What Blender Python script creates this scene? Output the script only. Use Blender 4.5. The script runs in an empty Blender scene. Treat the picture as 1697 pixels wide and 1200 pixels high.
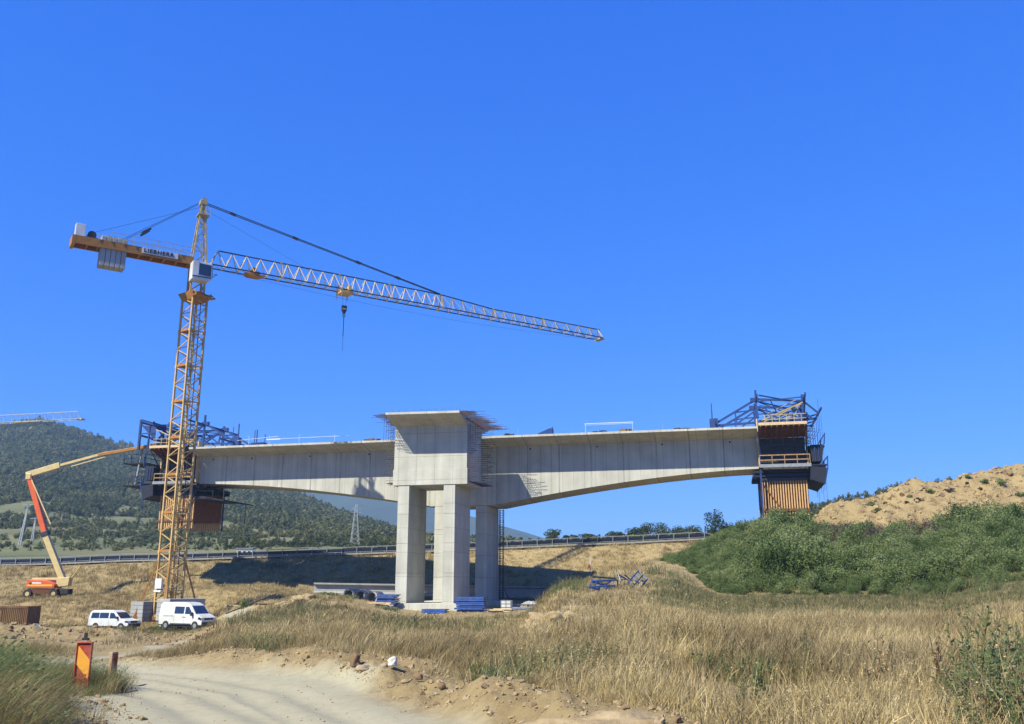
import bpy, math, random
import numpy as np
from mathutils import Matrix, Vector, Euler
random.seed(7); rng = np.random.default_rng(7)
R = math.radians
S = bpy.context.scene
COL = S.collection

# ------------------------------------------------------------------ camera
PITCH = R(13.84); FPX = 1502.0; EYE = 1.7
cd = bpy.data.cameras.new('camera'); cam = bpy.data.objects.new('camera', cd); COL.objects.link(cam)
cam.location = (0, 0, EYE); cam.rotation_euler = (R(90) + PITCH, 0, 0)
cd.sensor_width = 36.0; cd.lens = 36.0 * FPX / 1697.0; cd.clip_start = 0.1; cd.clip_end = 30000
S.camera = cam
# ------------------------------------------------------------------ sky, sun, exposure
SUN_AZ = R(228); SUN_EL = R(45.5)          # compass bearing clockwise from +Y
W = bpy.data.worlds.new('World'); S.world = W; W.use_nodes = True
wn = W.node_tree.nodes; wl = W.node_tree.links
sky = wn.new('ShaderNodeTexSky'); sky.sky_type = 'NISHITA'; sky.sun_disc = False
sky.sun_elevation = SUN_EL; sky.sun_rotation = SUN_AZ
sky.altitude = 300; sky.air_density = 1.0; sky.dust_density = 0.0; sky.ozone_density = 4.0
sp = wn.new('ShaderNodeSeparateColor'); cm = wn.new('ShaderNodeCombineColor'); wl.new(sky.outputs[0], sp.inputs[0])
for ch, (k_, g_) in enumerate(((.10, 1.12), (.55, .66), (2.5, .35))):      # the camera's vivid rendering of a clear blue sky, the same all round
    pw = wn.new('ShaderNodeMath'); pw.operation = 'POWER'; wl.new(sp.outputs[ch], pw.inputs[0]); pw.inputs[1].default_value = g_
    ml = wn.new('ShaderNodeMath'); ml.operation = 'MULTIPLY'; wl.new(pw.outputs[0], ml.inputs[0]); ml.inputs[1].default_value = k_; wl.new(ml.outputs[0], cm.inputs[ch])
wl.new(cm.outputs[0], wn['Background'].inputs[0])
wn['Background'].inputs[1].default_value = 0.12
sd = bpy.data.lights.new('sun', 'SUN'); sun = bpy.data.objects.new('sun', sd); COL.objects.link(sun)
sd.energy = 4.6; sd.angle = R(0.53); sd.color = (1.0, 0.955, 0.79)
sdir = Vector((math.sin(SUN_AZ) * math.cos(SUN_EL), math.cos(SUN_AZ) * math.cos(SUN_EL), math.sin(SUN_EL)))
sun.rotation_euler = sdir.to_track_quat('Z', 'Y').to_euler(); sun.location = (-40, -40, 80)
S.view_settings.view_transform = 'Standard'; S.view_settings.look = 'None'
S.view_settings.exposure = 1.0; S.view_settings.gamma = 1; S.view_settings.use_curve_mapping = False
S.cycles.max_bounces = 6; S.cycles.volume_bounces = 0; S.cycles.transparent_max_bounces = 8
S.cycles.use_denoising = True

# ------------------------------------------------------------------ survey: a sight line measured from the standpoint, at a depth
CP, SP = math.cos(PITCH), math.sin(PITCH)
def ray(u, v):
    d = v - 600.0
    y = FPX * CP + d * SP
    return (u - 848.5) / y, (FPX * SP - d * CP) / y
def at(u, v, Y):
    a, r = ray(u, v); return Vector((a * Y, Y, EYE + r * Y))
def rv(v): return ray(0, v)[1]

# ------------------------------------------------------------------ mesh helpers
class MB:
    def __init__(s, M=None): s.v = []; s.f = []; s.M = M
    def add(s, vs, fs):
        o = len(s.v)
        s.v += [tuple(s.M @ Vector(p)) if s.M else tuple(p) for p in vs]
        s.f += [tuple(o + i for i in f) for f in fs]; return s
    def box(s, c, d, rz=0, rx=0, ry=0):
        m = Euler((rx, ry, rz)).to_matrix(); c = Vector(c)
        vs = [c + m @ Vector((i * d[0] / 2, j * d[1] / 2, k * d[2] / 2)) for i in (-1, 1) for j in (-1, 1) for k in (-1, 1)]
        return s.add(vs, [(0, 1, 3, 2), (4, 6, 7, 5), (0, 4, 5, 1), (2, 3, 7, 6), (0, 2, 6, 4), (1, 5, 7, 3)])
    def bx(s, x0, x1, y0, y1, z0, z1): return s.box(((x0 + x1) / 2, (y0 + y1) / 2, (z0 + z1) / 2), (abs(x1 - x0), abs(y1 - y0), abs(z1 - z0)))
    def bar(s, p, q, w, h=None):
        p, q = Vector(p), Vector(q); d = q - p; L = d.length
        if L < 1e-6: return s
        z = d / L; up = Vector((0, 0, 1)) if abs(z.z) < .95 else Vector((0, 1, 0))
        x = z.cross(up).normalized(); y = x.cross(z); h = h or w
        vs = [p + x * i * w / 2 + y * j * h / 2 + z * k * L for i in (-1, 1) for j in (-1, 1) for k in (0, 1)]
        return s.add(vs, [(0, 1, 3, 2), (4, 6, 7, 5), (0, 4, 5, 1), (2, 3, 7, 6), (0, 2, 6, 4), (1, 5, 7, 3)])
    def tube(s, p, q, r, n=8, r2=None, cap=True):
        p, q = Vector(p), Vector(q); d = q - p; L = d.length
        if L < 1e-6: return s
        z = d / L; up = Vector((0, 0, 1)) if abs(z.z) < .95 else Vector((0, 1, 0))
        x = z.cross(up).normalized(); y = x.cross(z); r2 = r if r2 is None else r2
        vs = []
        for i in range(n):
            a = 2 * math.pi * i / n; e = x * math.cos(a) + y * math.sin(a)
            vs += [p + e * r, q + e * r2]
        fs = [(2 * i, 2 * ((i + 1) % n), 2 * ((i + 1) % n) + 1, 2 * i + 1) for i in range(n)]
        if cap: fs += [tuple(2 * i for i in range(n))[::-1], tuple(2 * i + 1 for i in range(n))]
        return s.add(vs, fs)
    def ring(s, c, axis, ro, ri, w, n=18):
        c = Vector(c); z = Vector(axis).normalized(); up = Vector((0, 0, 1)) if abs(z.z) < .9 else Vector((1, 0, 0))
        x = z.cross(up).normalized(); y = x.cross(z); vs = []
        for i in range(n):
            a = 2 * math.pi * i / n; e = x * math.cos(a) + y * math.sin(a)
            vs += [c + e * ro - z * w / 2, c + e * ro + z * w / 2, c + e * ri + z * w / 2, c + e * ri - z * w / 2]
        fs = []
        for i in range(n):
            j = (i + 1) % n
            for k in range(4): fs.append((4 * i + k, 4 * j + k, 4 * j + (k + 1) % 4, 4 * i + (k + 1) % 4))
        return s.add(vs, fs)
    def prism(s, poly, y0, y1):          # poly in (x, z), extruded along y
        n = len(poly)
        vs = [(x, y0, z) for x, z in poly] + [(x, y1, z) for x, z in poly]
        return s.add(vs, [tuple(range(n)), tuple(range(2 * n - 1, n - 1, -1))] + [(i, i + n, (i + 1) % n + n, (i + 1) % n) for i in range(n)])
    def loft(s, secs):                   # list of closed rings of equal length
        n = len(secs[0]); vs = [p for r in secs for p in r]; fs = [tuple(range(n))[::-1]]
        for k in range(len(secs) - 1):
            for i in range(n):
                j = (i + 1) % n; fs.append((k * n + i, k * n + j, (k + 1) * n + j, (k + 1) * n + i))
        fs.append(tuple(range((len(secs) - 1) * n, len(secs) * n)))
        return s.add(vs, fs)
    def mesh(s, name, m):
        me = bpy.data.meshes.new(name); me.from_pydata(s.v, [], s.f); me.validate()
        import bmesh
        if m: me.materials.append(m)
        b = bmesh.new(); b.from_mesh(me); bmesh.ops.recalc_face_normals(b, faces=b.faces[:]); b.to_mesh(me); b.free()
        return me

def link(name, data, parent=None, label=None, kind=None, group=None, cat=None):
    o = bpy.data.objects.new(name, data); COL.objects.link(o)
    if parent: o.parent = parent
    for k, val in (('label', label), ('kind', kind), ('group', group), ('category', cat)):
        if val: o[k] = val
    return o
def part(name, mb, m, parent, label=None, kind=None, bevel=0, smooth=False):
    me = mb.mesh(name, m) if isinstance(mb, MB) else mb
    o = link(name, me, parent, label, kind)
    if smooth:
        for p in me.polygons: p.use_smooth = True
    if bevel:
        b = o.modifiers.new('bevel', 'BEVEL'); b.width = bevel; b.segments = 2; b.limit_method = 'ANGLE'
    return o
def thing(name, label, cat, loc=(0, 0, 0), rz=0, group=None):
    o = link(name, None, None, label, None, group, cat); o.location = loc; o.rotation_euler = (0, 0, rz); o.empty_display_size = .3
    return o
def solo(name, mb, m, label, cat, loc=(0, 0, 0), rz=0, group=None, bevel=0):
    o = part(name, mb, m, None, label, None, bevel); o['category'] = cat; o.location = loc; o.rotation_euler = (0, 0, rz)
    if group: o['group'] = group
    return o

# ------------------------------------------------------------------ materials
def mat(name, c1, c2=None, scale=3.0, rough=.7, metal=0, bump=0, detail=6, stretch=None, c3=None, scale3=.15, f3=.5, trans=0, spec=.3, local=False):
    m = bpy.data.materials.new(name); m.use_nodes = True; n = m.node_tree.nodes; l = m.node_tree.links
    b = n['Principled BSDF']; b.inputs['Roughness'].default_value = rough; b.inputs['Metallic'].default_value = metal
    b.inputs['Specular IOR Level'].default_value = spec
    if trans: b.inputs['Transmission Weight'].default_value = trans
    if c2 is None: c2 = tuple(x * .8 for x in c1)
    if local: src = n.new('ShaderNodeTexCoord').outputs['Object']
    else: src = n.new('ShaderNodeNewGeometry').outputs['Position']
    if stretch:
        mp = n.new('ShaderNodeMapping'); mp.inputs['Scale'].default_value = stretch; l.new(src, mp.inputs[0]); src = mp.outputs[0]
    t = n.new('ShaderNodeTexNoise'); t.inputs['Scale'].default_value = scale; t.inputs['Detail'].default_value = detail; t.inputs['Roughness'].default_value = .65
    l.new(src, t.inputs['Vector'])
    r = n.new('ShaderNodeValToRGB'); r.color_ramp.elements[0].position = .35; r.color_ramp.elements[1].position = .65
    r.color_ramp.elements[0].color = (*c2, 1); r.color_ramp.elements[1].color = (*c1, 1); l.new(t.outputs[0], r.inputs[0]); out = r.outputs[0]
    if c3:
        t3 = n.new('ShaderNodeTexNoise'); t3.inputs['Scale'].default_value = scale3; t3.inputs['Detail'].default_value = 5; l.new(src, t3.inputs['Vector'])
        r3 = n.new('ShaderNodeValToRGB'); r3.color_ramp.elements[0].position = .45; r3.color_ramp.elements[1].position = .62
        r3.color_ramp.elements[0].color = (0, 0, 0, 1); r3.color_ramp.elements[1].color = (f3, f3, f3, 1); l.new(t3.outputs[0], r3.inputs[0])
        x = n.new('ShaderNodeMix'); x.data_type = 'RGBA'; l.new(r3.outputs[0], x.inputs[0]); l.new(out, x.inputs[6]); x.inputs[7].default_value = (*c3, 1); out = x.outputs[2]
    l.new(out, b.inputs['Base Color'])
    if bump:
        bm_ = n.new('ShaderNodeBump'); bm_.inputs['Strength'].default_value = bump; bm_.inputs['Distance'].default_value = .05
        l.new(t.outputs[0], bm_.inputs['Height']); l.new(bm_.outputs[0], b.inputs['Normal'])
    return m

def leafmat(name, cols, scale=.25, fac=.4, rough=.75):
    """foliage: colour varies from plant to plant and over the ground, some light passes through the leaves"""
    m = bpy.data.materials.new(name); m.use_nodes = True; n = m.node_tree.nodes; l = m.node_tree.links
    out = n['Material Output']; n.remove(n['Principled BSDF'])
    g = n.new('ShaderNodeNewGeometry'); t = n.new('ShaderNodeTexNoise'); t.inputs['Scale'].default_value = scale; t.inputs['Detail'].default_value = 4
    l.new(g.outputs['Position'], t.inputs['Vector'])
    oi = n.new('ShaderNodeObjectInfo')
    ml = n.new('ShaderNodeMath'); ml.operation = 'MULTIPLY_ADD'; l.new(g.outputs['Random Per Island'], ml.inputs[0]); ml.inputs[1].default_value = .35
    m2 = n.new('ShaderNodeMath'); m2.operation = 'MULTIPLY_ADD'; l.new(oi.outputs['Random'], m2.inputs[0]); m2.inputs[1].default_value = .3; m2.inputs[2].default_value = -.32
    l.new(m2.outputs[0], ml.inputs[2])
    ad = n.new('ShaderNodeMath'); ad.operation = 'ADD'; l.new(t.outputs[0], ad.inputs[0]); l.new(ml.outputs[0], ad.inputs[1])
    r = n.new('ShaderNodeValToRGB'); e = r.color_ramp.elements
    while len(e) < len(cols): e.new(.5)
    for i, c in enumerate(cols): e[i].position = .2 + .6 * i / max(1, len(cols) - 1); e[i].color = (*c, 1)
    l.new(ad.outputs[0], r.inputs[0])
    d = n.new('ShaderNodeBsdfPrincipled'); d.inputs['Roughness'].default_value = rough; d.inputs['Specular IOR Level'].default_value = .2; l.new(r.outputs[0], d.inputs['Base Color'])
    tr = n.new('ShaderNodeBsdfTranslucent'); l.new(r.outputs[0], tr.inputs[0])
    mx = n.new('ShaderNodeMixShader'); mx.inputs[0].default_value = fac; l.new(d.outputs[0], mx.inputs[1]); l.new(tr.outputs[0], mx.inputs[2]); l.new(mx.outputs[0], out.inputs[0])
    return m

def concrete(name, base, dark, pw=2.1, ph=2.6):
    """cast concrete in object space: form-panel joints, vertical runs of dirt, cloudy tone"""
    m = bpy.data.materials.new(name); m.use_nodes = True; n = m.node_tree.nodes; l = m.node_tree.links; b = n['Principled BSDF']
    b.inputs['Roughness'].default_value = .85; b.inputs['Specular IOR Level'].default_value = .2
    tc = n.new('ShaderNodeTexCoord'); o = tc.outputs['Object']
    def noise(sc, stretch=(1, 1, 1), det=6):
        mp = n.new('ShaderNodeMapping'); mp.inputs['Scale'].default_value = stretch; l.new(o, mp.inputs[0])
        t = n.new('ShaderNodeTexNoise'); t.inputs['Scale'].default_value = sc; t.inputs['Detail'].default_value = det; l.new(mp.outputs[0], t.inputs[0]); return t.outputs[0]
    def ramp(x, p0, p1, v0, v1):
        r = n.new('ShaderNodeMapRange'); r.inputs[1].default_value = p0; r.inputs[2].default_value = p1; r.inputs[3].default_value = v0; r.inputs[4].default_value = v1
        l.new(x, r.inputs[0]); return r.outputs[0]
    def mul(a, c):
        x = n.new('ShaderNodeMath'); x.operation = 'MULTIPLY'; l.new(a, x.inputs[0]); l.new(c, x.inputs[1]); return x.outputs[0]
    cloud = ramp(noise(.45), .3, .7, .80, 1.07); runs = ramp(noise(1.0, (1.3, 1.3, .06)), .33, .62, .85, 1.03); grain = ramp(noise(9), .3, .7, .93, 1.05)
    sw = n.new('ShaderNodeMapping'); sw.inputs['Rotation'].default_value = (R(90), 0, 0); l.new(o, sw.inputs[0])
    br = n.new('ShaderNodeTexBrick'); br.offset = 0; br.inputs['Scale'].default_value = 1; br.inputs['Mortar Size'].default_value = .028; br.inputs['Mortar Smooth'].default_value = .6
    br.inputs['Brick Width'].default_value = pw; br.inputs['Row Height'].default_value = ph; br.inputs[1].default_value = (1, 1, 1, 1); br.inputs[2].default_value = (.93, .93, .93, 1); br.inputs[3].default_value = (.58, .57, .53, 1)
    l.new(sw.outputs[0], br.inputs[0])
    oi = n.new('ShaderNodeObjectInfo'); f = mul(mul(mul(cloud, runs), grain), ramp(oi.outputs['Random'], 0, 1, .93, 1.03))
    x = n.new('ShaderNodeMix'); x.data_type = 'RGBA'; x.blend_type = 'MULTIPLY'; x.inputs[0].default_value = 1; l.new(br.outputs[0], x.inputs[6])
    cmb = n.new('ShaderNodeMix'); cmb.data_type = 'RGBA'; cmb.inputs[6].default_value = (*dark, 1); cmb.inputs[7].default_value = (*base, 1); l.new(ramp(f, .5, 1.02, 0, 1), cmb.inputs[0])
    l.new(cmb.outputs[2], x.inputs[7]); l.new(x.outputs[2], b.inputs['Base Color'])
    bu = n.new('ShaderNodeBump'); bu.inputs['Strength'].default_value = .25; bu.inputs['Distance'].default_value = .03; l.new(f, bu.inputs['Height']); l.new(bu.outputs[0], b.inputs['Normal'])
    return m

M_CONC = concrete('pier concrete', (.50, .492, .42), (.27, .262, .215))
M_CONC2 = concrete('girder concrete', (.49, .483, .415), (.265, .26, .22), 1.35, 30)
M_JOINT = mat('stained joint mortar', (.36, .35, .31), (.22, .215, .19), 1.6, .9, stretch=(1, 1, .3))
M_BLOCK = concrete('block concrete', (.36, .36, .35), (.2, .2, .19), 6, 6)
M_YEL = mat('crane yellow paint', (.52, .36, .145), (.42, .27, .095), 2.5, .5, c3=(.3, .2, .1), scale3=1.2, f3=.35)
M_ORA = mat('crane deep orange paint', (.36, .17, .035), (.28, .12, .025), 2, .5)
M_GALV = mat('weathered pale steel', (.49, .385, .185), (.36, .27, .11), 2, .5, .2)
M_DKST = mat('dark steel', (.06, .065, .075), (.035, .04, .05), 4, .5, .5)
M_WHITE = mat('white paint', (.60, .61, .60), (.52, .53, .52), 1.2, .3, spec=.5, c3=(.43, .40, .33), scale3=.9, f3=.4)
M_GLASS = mat('dark window glass', (.02, .03, .06), (.015, .02, .04), 1, .08, spec=.9)
M_BLUE = mat('blue steel paint', (.016, .055, .21), (.011, .035, .13), 2.2, .5, c3=(.05, .05, .065), scale3=1.0, f3=.3)
M_BLUE2 = mat('bright blue steel paint', (.03, .09, .33), (.02, .055, .2), 2.2, .5, c3=(.10, .10, .11), scale3=2, f3=.35)
M_WOOD = mat('orange formwork timber', (.55, .36, .17), (.42, .25, .10), 4, .75)
M_WOODR = mat('weathered rail timber', (.36, .22, .10), (.24, .14, .06), 4, .8)
M_WOODD = mat('brown formwork board', (.20, .085, .035), (.13, .055, .025), 2, .8)
M_WOODP = mat('pale timber', (.58, .45, .27), (.45, .33, .18), 5, .8)
M_PLY = mat('dark plywood', (.016, .02, .036), (.010, .012, .022), 2, .7)
M_PLYB = mat('worn film faced board', (.075, .06, .045), (.04, .034, .03), .8, .75, stretch=(.3, 1, 2))
M_REBAR = mat('rusty rebar', (.10, .06, .05), (.05, .04, .045), 3, .8)
M_RED = mat('orange red paint', (.62, .12, .035), (.5, .09, .03), 2, .45)
M_CREAM = mat('cream paint', (.57, .445, .205), (.47, .36, .16), 2, .45)
M_TYRE = mat('tyre rubber', (.04, .038, .036), (.025, .024, .023), 6, .9)
M_RUST = mat('rusty brown sheet steel', (.17, .085, .035), (.11, .055, .025), 1.5, .8, c3=(.2, .13, .05), scale3=.6, f3=.5)
M_RAIL = mat('dull galvanised rail', (.028, .036, .06), (.02, .026, .045), 2, .45, .4)
M_POST = mat('pale galvanised post', (.27, .29, .30), (.20, .215, .23), 3, .5, .2)
M_ASPH = mat('asphalt', (.06, .06, .065), (.045, .045, .05), 3, .9)
M_KERB = mat('pale kerb concrete', (.30, .29, .26), (.22, .21, .19), 2, .9)
M_ROCK = mat('pale stone', (.34, .27, .17), (.24, .18, .11), 5, .95, bump=.6)
M_SOIL = mat('soil clod', (.34, .26, .145), (.22, .155, .075), 6, .95, bump=.8)
M_WROCK = mat('white plaster stone', (.56, .52, .43), (.6, .56, .48), 6, .95, bump=.5)
M_BROCK = mat('brown clod', (.20, .135, .075), (.13, .085, .045), 5, .95, bump=.8)
M_SRED = mat('reflective red', (.46, .055, .03), (.26, .03, .018), 8, .5, c3=(.3, .17, .1), scale3=4, f3=.5)
M_SYEL = mat('reflective yellow', (.80, .38, .05), (.74, .33, .045), 8, .5)
M_DUST = mat('dusty panel', (.40, .28, .17), (.28, .17, .1), 7, .8)
M_TARP = mat('blue grey tarpaulin', (.10, .14, .24), (.28, .29, .32), 2.5, .6)
M_PYL = mat('pale pylon steel', (.34, .36, .37), (.27, .29, .31), 2, .6)
M_BARK = mat('bark', (.10, .07, .045), (.06, .045, .03), 4, .9)
L_TREE = leafmat('tree leaves', [(.028, .045, .016), (.05, .075, .024), (.085, .11, .036)], .35)
L_WOOD = leafmat('wood leaves', [(.05, .062, .02), (.095, .108, .034), (.145, .155, .052), (.21, .19, .08)], .018)
L_BUSH = leafmat('bush leaves', [(.052, .088, .024), (.118, .165, .05), (.185, .23, .08), (.27, .30, .125)], .3, .45)
L_DRYB = leafmat('dry bush leaves', [(.07, .05, .045), (.12, .085, .065), (.16, .125, .09)], .3)
L_WEED = leafmat('weed leaves', [(.085, .125, .04), (.15, .20, .075), (.23, .26, .115)], .8, .5)
L_DRYG = leafmat('dry grass', [(.195, .14, .058), (.345, .262, .118), (.48, .38, .185), (.61, .50, .27)], .42, .3)
L_BRNG = leafmat('brown grass', [(.12, .092, .042), (.215, .165, .08), (.31, .245, .13)], .42, .3)
L_GRNG = leafmat('green grass', [(.095, .10, .036), (.18, .168, .07), (.29, .245, .115)], .5, .4)

# ------------------------------------------------------------------ noise and terrain
def vnoise(x, y, seed=0):
    xi = np.floor(x).astype(np.int64); yi = np.floor(y).astype(np.int64); fx = x - xi; fy = y - yi
    fx = fx * fx * (3 - 2 * fx); fy = fy * fy * (3 - 2 * fy)
    def h(a, b):
        n = (a * 374761393 + b * 668265263 + seed * 974711) & 0x7fffffff
        n = ((n ^ (n >> 13)) * 1274126177) & 0x7fffffff
        return ((n ^ (n >> 16)) & 0xffff) / 65535.0
    return (h(xi, yi) * (1 - fx) + h(xi + 1, yi) * fx) * (1 - fy) + (h(xi, yi + 1) * (1 - fx) + h(xi + 1, yi + 1) * fx) * fy
def fbm(x, y, sc, oct=4, seed=0):
    x = np.asarray(x, float) / sc; y = np.asarray(y, float) / sc; s = 0; a = .5; t = 0
    for k in range(oct): s = s + a * (vnoise(x, y, seed + k * 17) * 2 - 1); t += a; x = x * 2.03 + 11.3; y = y * 2.03 - 5.7; a *= .55
    return s / t
def sstep(e0, e1, x): t = np.clip((np.asarray(x, float) - e0) / (e1 - e0), 0, 1); return t * t * (3 - 2 * t)

U2A = lambda u: (u - 848.5) / 1552.0
PROF = [  # picture column -> [(distance, ground height)]
 (-700, [(3, .3), (12, .3), (20, .2), (30, 0), (45, -.4), (60, -1.2), (80, -2), (100, -2.5), (106, -2.3), (116, -.4), (126, 0), (139.5, 3.6), (152, 3.7), (190, 4), (400, 4), (4200, 0)]),
 (0,   [(3, .15), (12, .1), (20, .05), (30, -.3), (42, -.45), (47, -.7), (60, -1.6), (80, -2.4), (100, -2.9), (106, -2.7), (116, -.25), (120, 0), (127, .2), (139.2, 4.5), (152, 4.6), (190, 5), (400, 4), (4200, 0)]),
 (200, [(3, .05), (12, 0), (20, 0), (30, -.4), (42, -.6), (47, -.85), (60, -1.6), (80, -2.4), (100, -2.9), (106, -2.7), (116, -.2), (120, .1), (127, .4), (139.2, 5.0), (152, 5.1), (190, 5.4), (400, 4), (4200, 0)]),
 (300, [(3, 0), (12, 0), (20, 0), (25, -.1), (45, -.9), (60, -1.6), (80, -2.5), (101, -3.05), (105, -2.9), (113, 0), (118, 1.2), (127, 1.5), (138.6, 5.1), (151, 5.2), (190, 5.8), (400, 4), (4200, 0)]),
 (420, [(3, 0), (12, 0), (18.5, 0), (22, .2), (40, 0), (60, -.5), (80, -1), (95, -.8), (105, -.4), (112, .8), (118, 1.4), (127, 1.6), (138.6, 5.55), (151, 5.65), (190, 6.2), (400, 4), (4200, 0)]),
 (540, [(3, 0), (12, 0), (17.5, 0), (20, .35), (40, -.1), (60, -.45), (80, -.1), (93, .5), (102, .5), (112, .1), (123, .3), (127.5, .7), (138, 5.9), (151, 6.0), (190, 6.6), (400, 4), (4200, 0)]),
 (700, [(3, 0), (12, 0), (16, 0), (18.5, .35), (26, .1), (45, -.45), (60, -.9), (80, -1.05), (90, -1.05), (97, -1.0), (125, -.3), (128, .3), (137.6, 6.4), (150, 6.5), (190, 7), (400, 4), (4200, 0)]),
 (850, [(3, 0), (11, 0), (13, .3), (25, .2), (40, -.3), (60, -.8), (80, -1.0), (90, -1.0), (97, -1.0), (125, -.3), (128, .4), (137.4, 6.95), (150, 7.05), (190, 7.5), (400, 5), (4200, 0)]),
 (950, [(3, 0), (9, 0), (11, .3), (20, .4), (40, .75), (60, 1.2), (75, 1.75), (81, 1.85), (90, .6), (100, -.5), (125, -.2), (128, .5), (137, 7.35), (150, 7.45), (190, 8.6), (400, 6), (4200, 0)]),
 (1040, [(3, 0), (8, .05), (10, .3), (20, .4), (40, .9), (60, 1.9), (75, 3.1), (82, 3.4), (90, 2.4), (104, .5), (125, .5), (128, .9), (136.6, 7.6), (150, 7.8), (190, 9.3), (400, 8), (4200, 0)]),
 (1100, [(3, 0), (7, .05), (9, .3), (20, .4), (40, .9), (55, 1.4), (70, 2.8), (84, 4.1), (94, 4.0), (108, 3), (125, 3), (129, 4.2), (136.2, 7.85), (150, 8), (190, 9.8), (400, 9), (4200, 0)]),
 (1200, [(3, .05), (12, .3), (20, .4), (40, .5), (60, .8), (65, 1.2), (80, 4.6), (90, 6.2), (100, 6), (120, 5.6), (136, 7.9), (150, 8.2), (190, 11), (400, 12), (4200, 0)]),
 (1330, [(3, .1), (12, .3), (20, .4), (40, .5), (59, .8), (64, 1.3), (76, 4.2), (86, 5.9), (92, 6.8), (97, 7.9), (104, 7.8), (120, 7), (136, 8), (190, 11.5), (400, 12), (4200, 0)]),
 (1400, [(3, .1), (12, .3), (20, .4), (40, .5), (58, .8), (63, 1.3), (72, 3.7), (80, 5.2), (86, 5.7), (98, 10.1), (105, 10.1), (125, 9), (190, 11), (400, 12), (4200, 0)]),
 (1550, [(3, .15), (12, .35), (20, .4), (40, .6), (58, .95), (63, 1.45), (72, 3.9), (80, 5.4), (86, 6), (100, 13.0), (108, 13), (125, 11), (190, 11), (400, 12), (4200, 0)]),
 (1697, [(3, .2), (12, .4), (30, .7), (40, 1.1), (56, 1.8), (61, 2.4), (72, 4.8), (80, 6), (86, 7), (102, 14.6), (112, 14.5), (128, 12), (190, 11), (400, 12), (4200, 0)]),
 (2400, [(3, .3), (12, .5), (30, .9), (40, 1.3), (56, 2.1), (61, 2.6), (72, 5), (80, 6.2), (86, 7.5), (104, 17), (116, 17), (140, 13), (190, 11), (400, 12), (4200, 0)])]
PA = np.array([U2A(p[0]) for p in PROF])
YG = np.concatenate([np.linspace(3, 160, 315), np.linspace(165, 420, 52), np.geomspace(450, 4200, 20)])
PZ = []
for _, pr in PROF:
    z = np.interp(YG, [q[0] for q in pr], [q[1] for q in pr])
    k = np.array([1, 2, 3, 2, 1.]) / 9; zp = np.pad(z, 2, mode='edge'); z = np.where(YG < 160, np.convolve(zp, k, 'valid'), z)
    PZ.append(z)
PZ = np.array(PZ)
TRACKS = [(np.array([(2.6, -6), (.6, 4), (-2.8, 12.2), (-4.8, 15.9), (-8.2, 18.9), (-13, 21.0), (-22, 24), (-40, 30)]), np.array([4.6, 4.3, 4.0, 4.4, 4.6, 4.4, 4.2, 4.0])),
          (np.array([(-10.6, 21.5), (-11.2, 26), (-14.2, 40), (-20.3, 62), (-26.8, 92), (-29, 99)]), np.array([1.5, 1.2, 1.2, 1.6, 2.6, 4.0]))]
def road_dist(x, y):
    """(distance from the edge, inside negative; +1 right / -1 left of the main road; the branch track counts as its far side)"""
    best = np.full(np.shape(x), 1e9); side = np.zeros(np.shape(x))
    for ti, (ROAD, ROADW) in enumerate(TRACKS):
        for i in range(len(ROAD) - 1):
            p, q = ROAD[i], ROAD[i + 1]; d = q - p; L2 = d @ d
            t = np.clip(((x - p[0]) * d[0] + (y - p[1]) * d[1]) / L2, 0, 1)
            dx = x - p[0] - t * d[0]; dy = y - p[1] - t * d[1]; w = ROADW[i] + (ROADW[i + 1] - ROADW[i]) * t
            e = np.hypot(dx, dy) - w / 2; sd = np.sign(d[1] * dx - d[0] * dy) if ti == 0 else np.full(np.shape(x), 2.0); m = e < best
            best = np.where(m, e, best); side = np.where(m, sd, side)
    return best, side
def base_h(x, y):
    yy = np.clip(y, 3, 4199); a = np.clip(x / np.maximum(y, 6.0), PA[0], PA[-1])
    j = np.clip(np.searchsorted(PA, a, side='right') - 1, 0, len(PA) - 2); f = (a - PA[j]) / (PA[j + 1] - PA[j]); f = f * f * (3 - 2 * f)
    g = np.clip(np.searchsorted(YG, yy, side='right') - 1, 0, len(YG) - 2); e = (yy - YG[g]) / (YG[g + 1] - YG[g])
    z0 = PZ[j, g] * (1 - e) + PZ[j, g + 1] * e; z1 = PZ[j + 1, g] * (1 - e) + PZ[j + 1, g + 1] * e
    return z0 * (1 - f) + z1 * f
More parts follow.
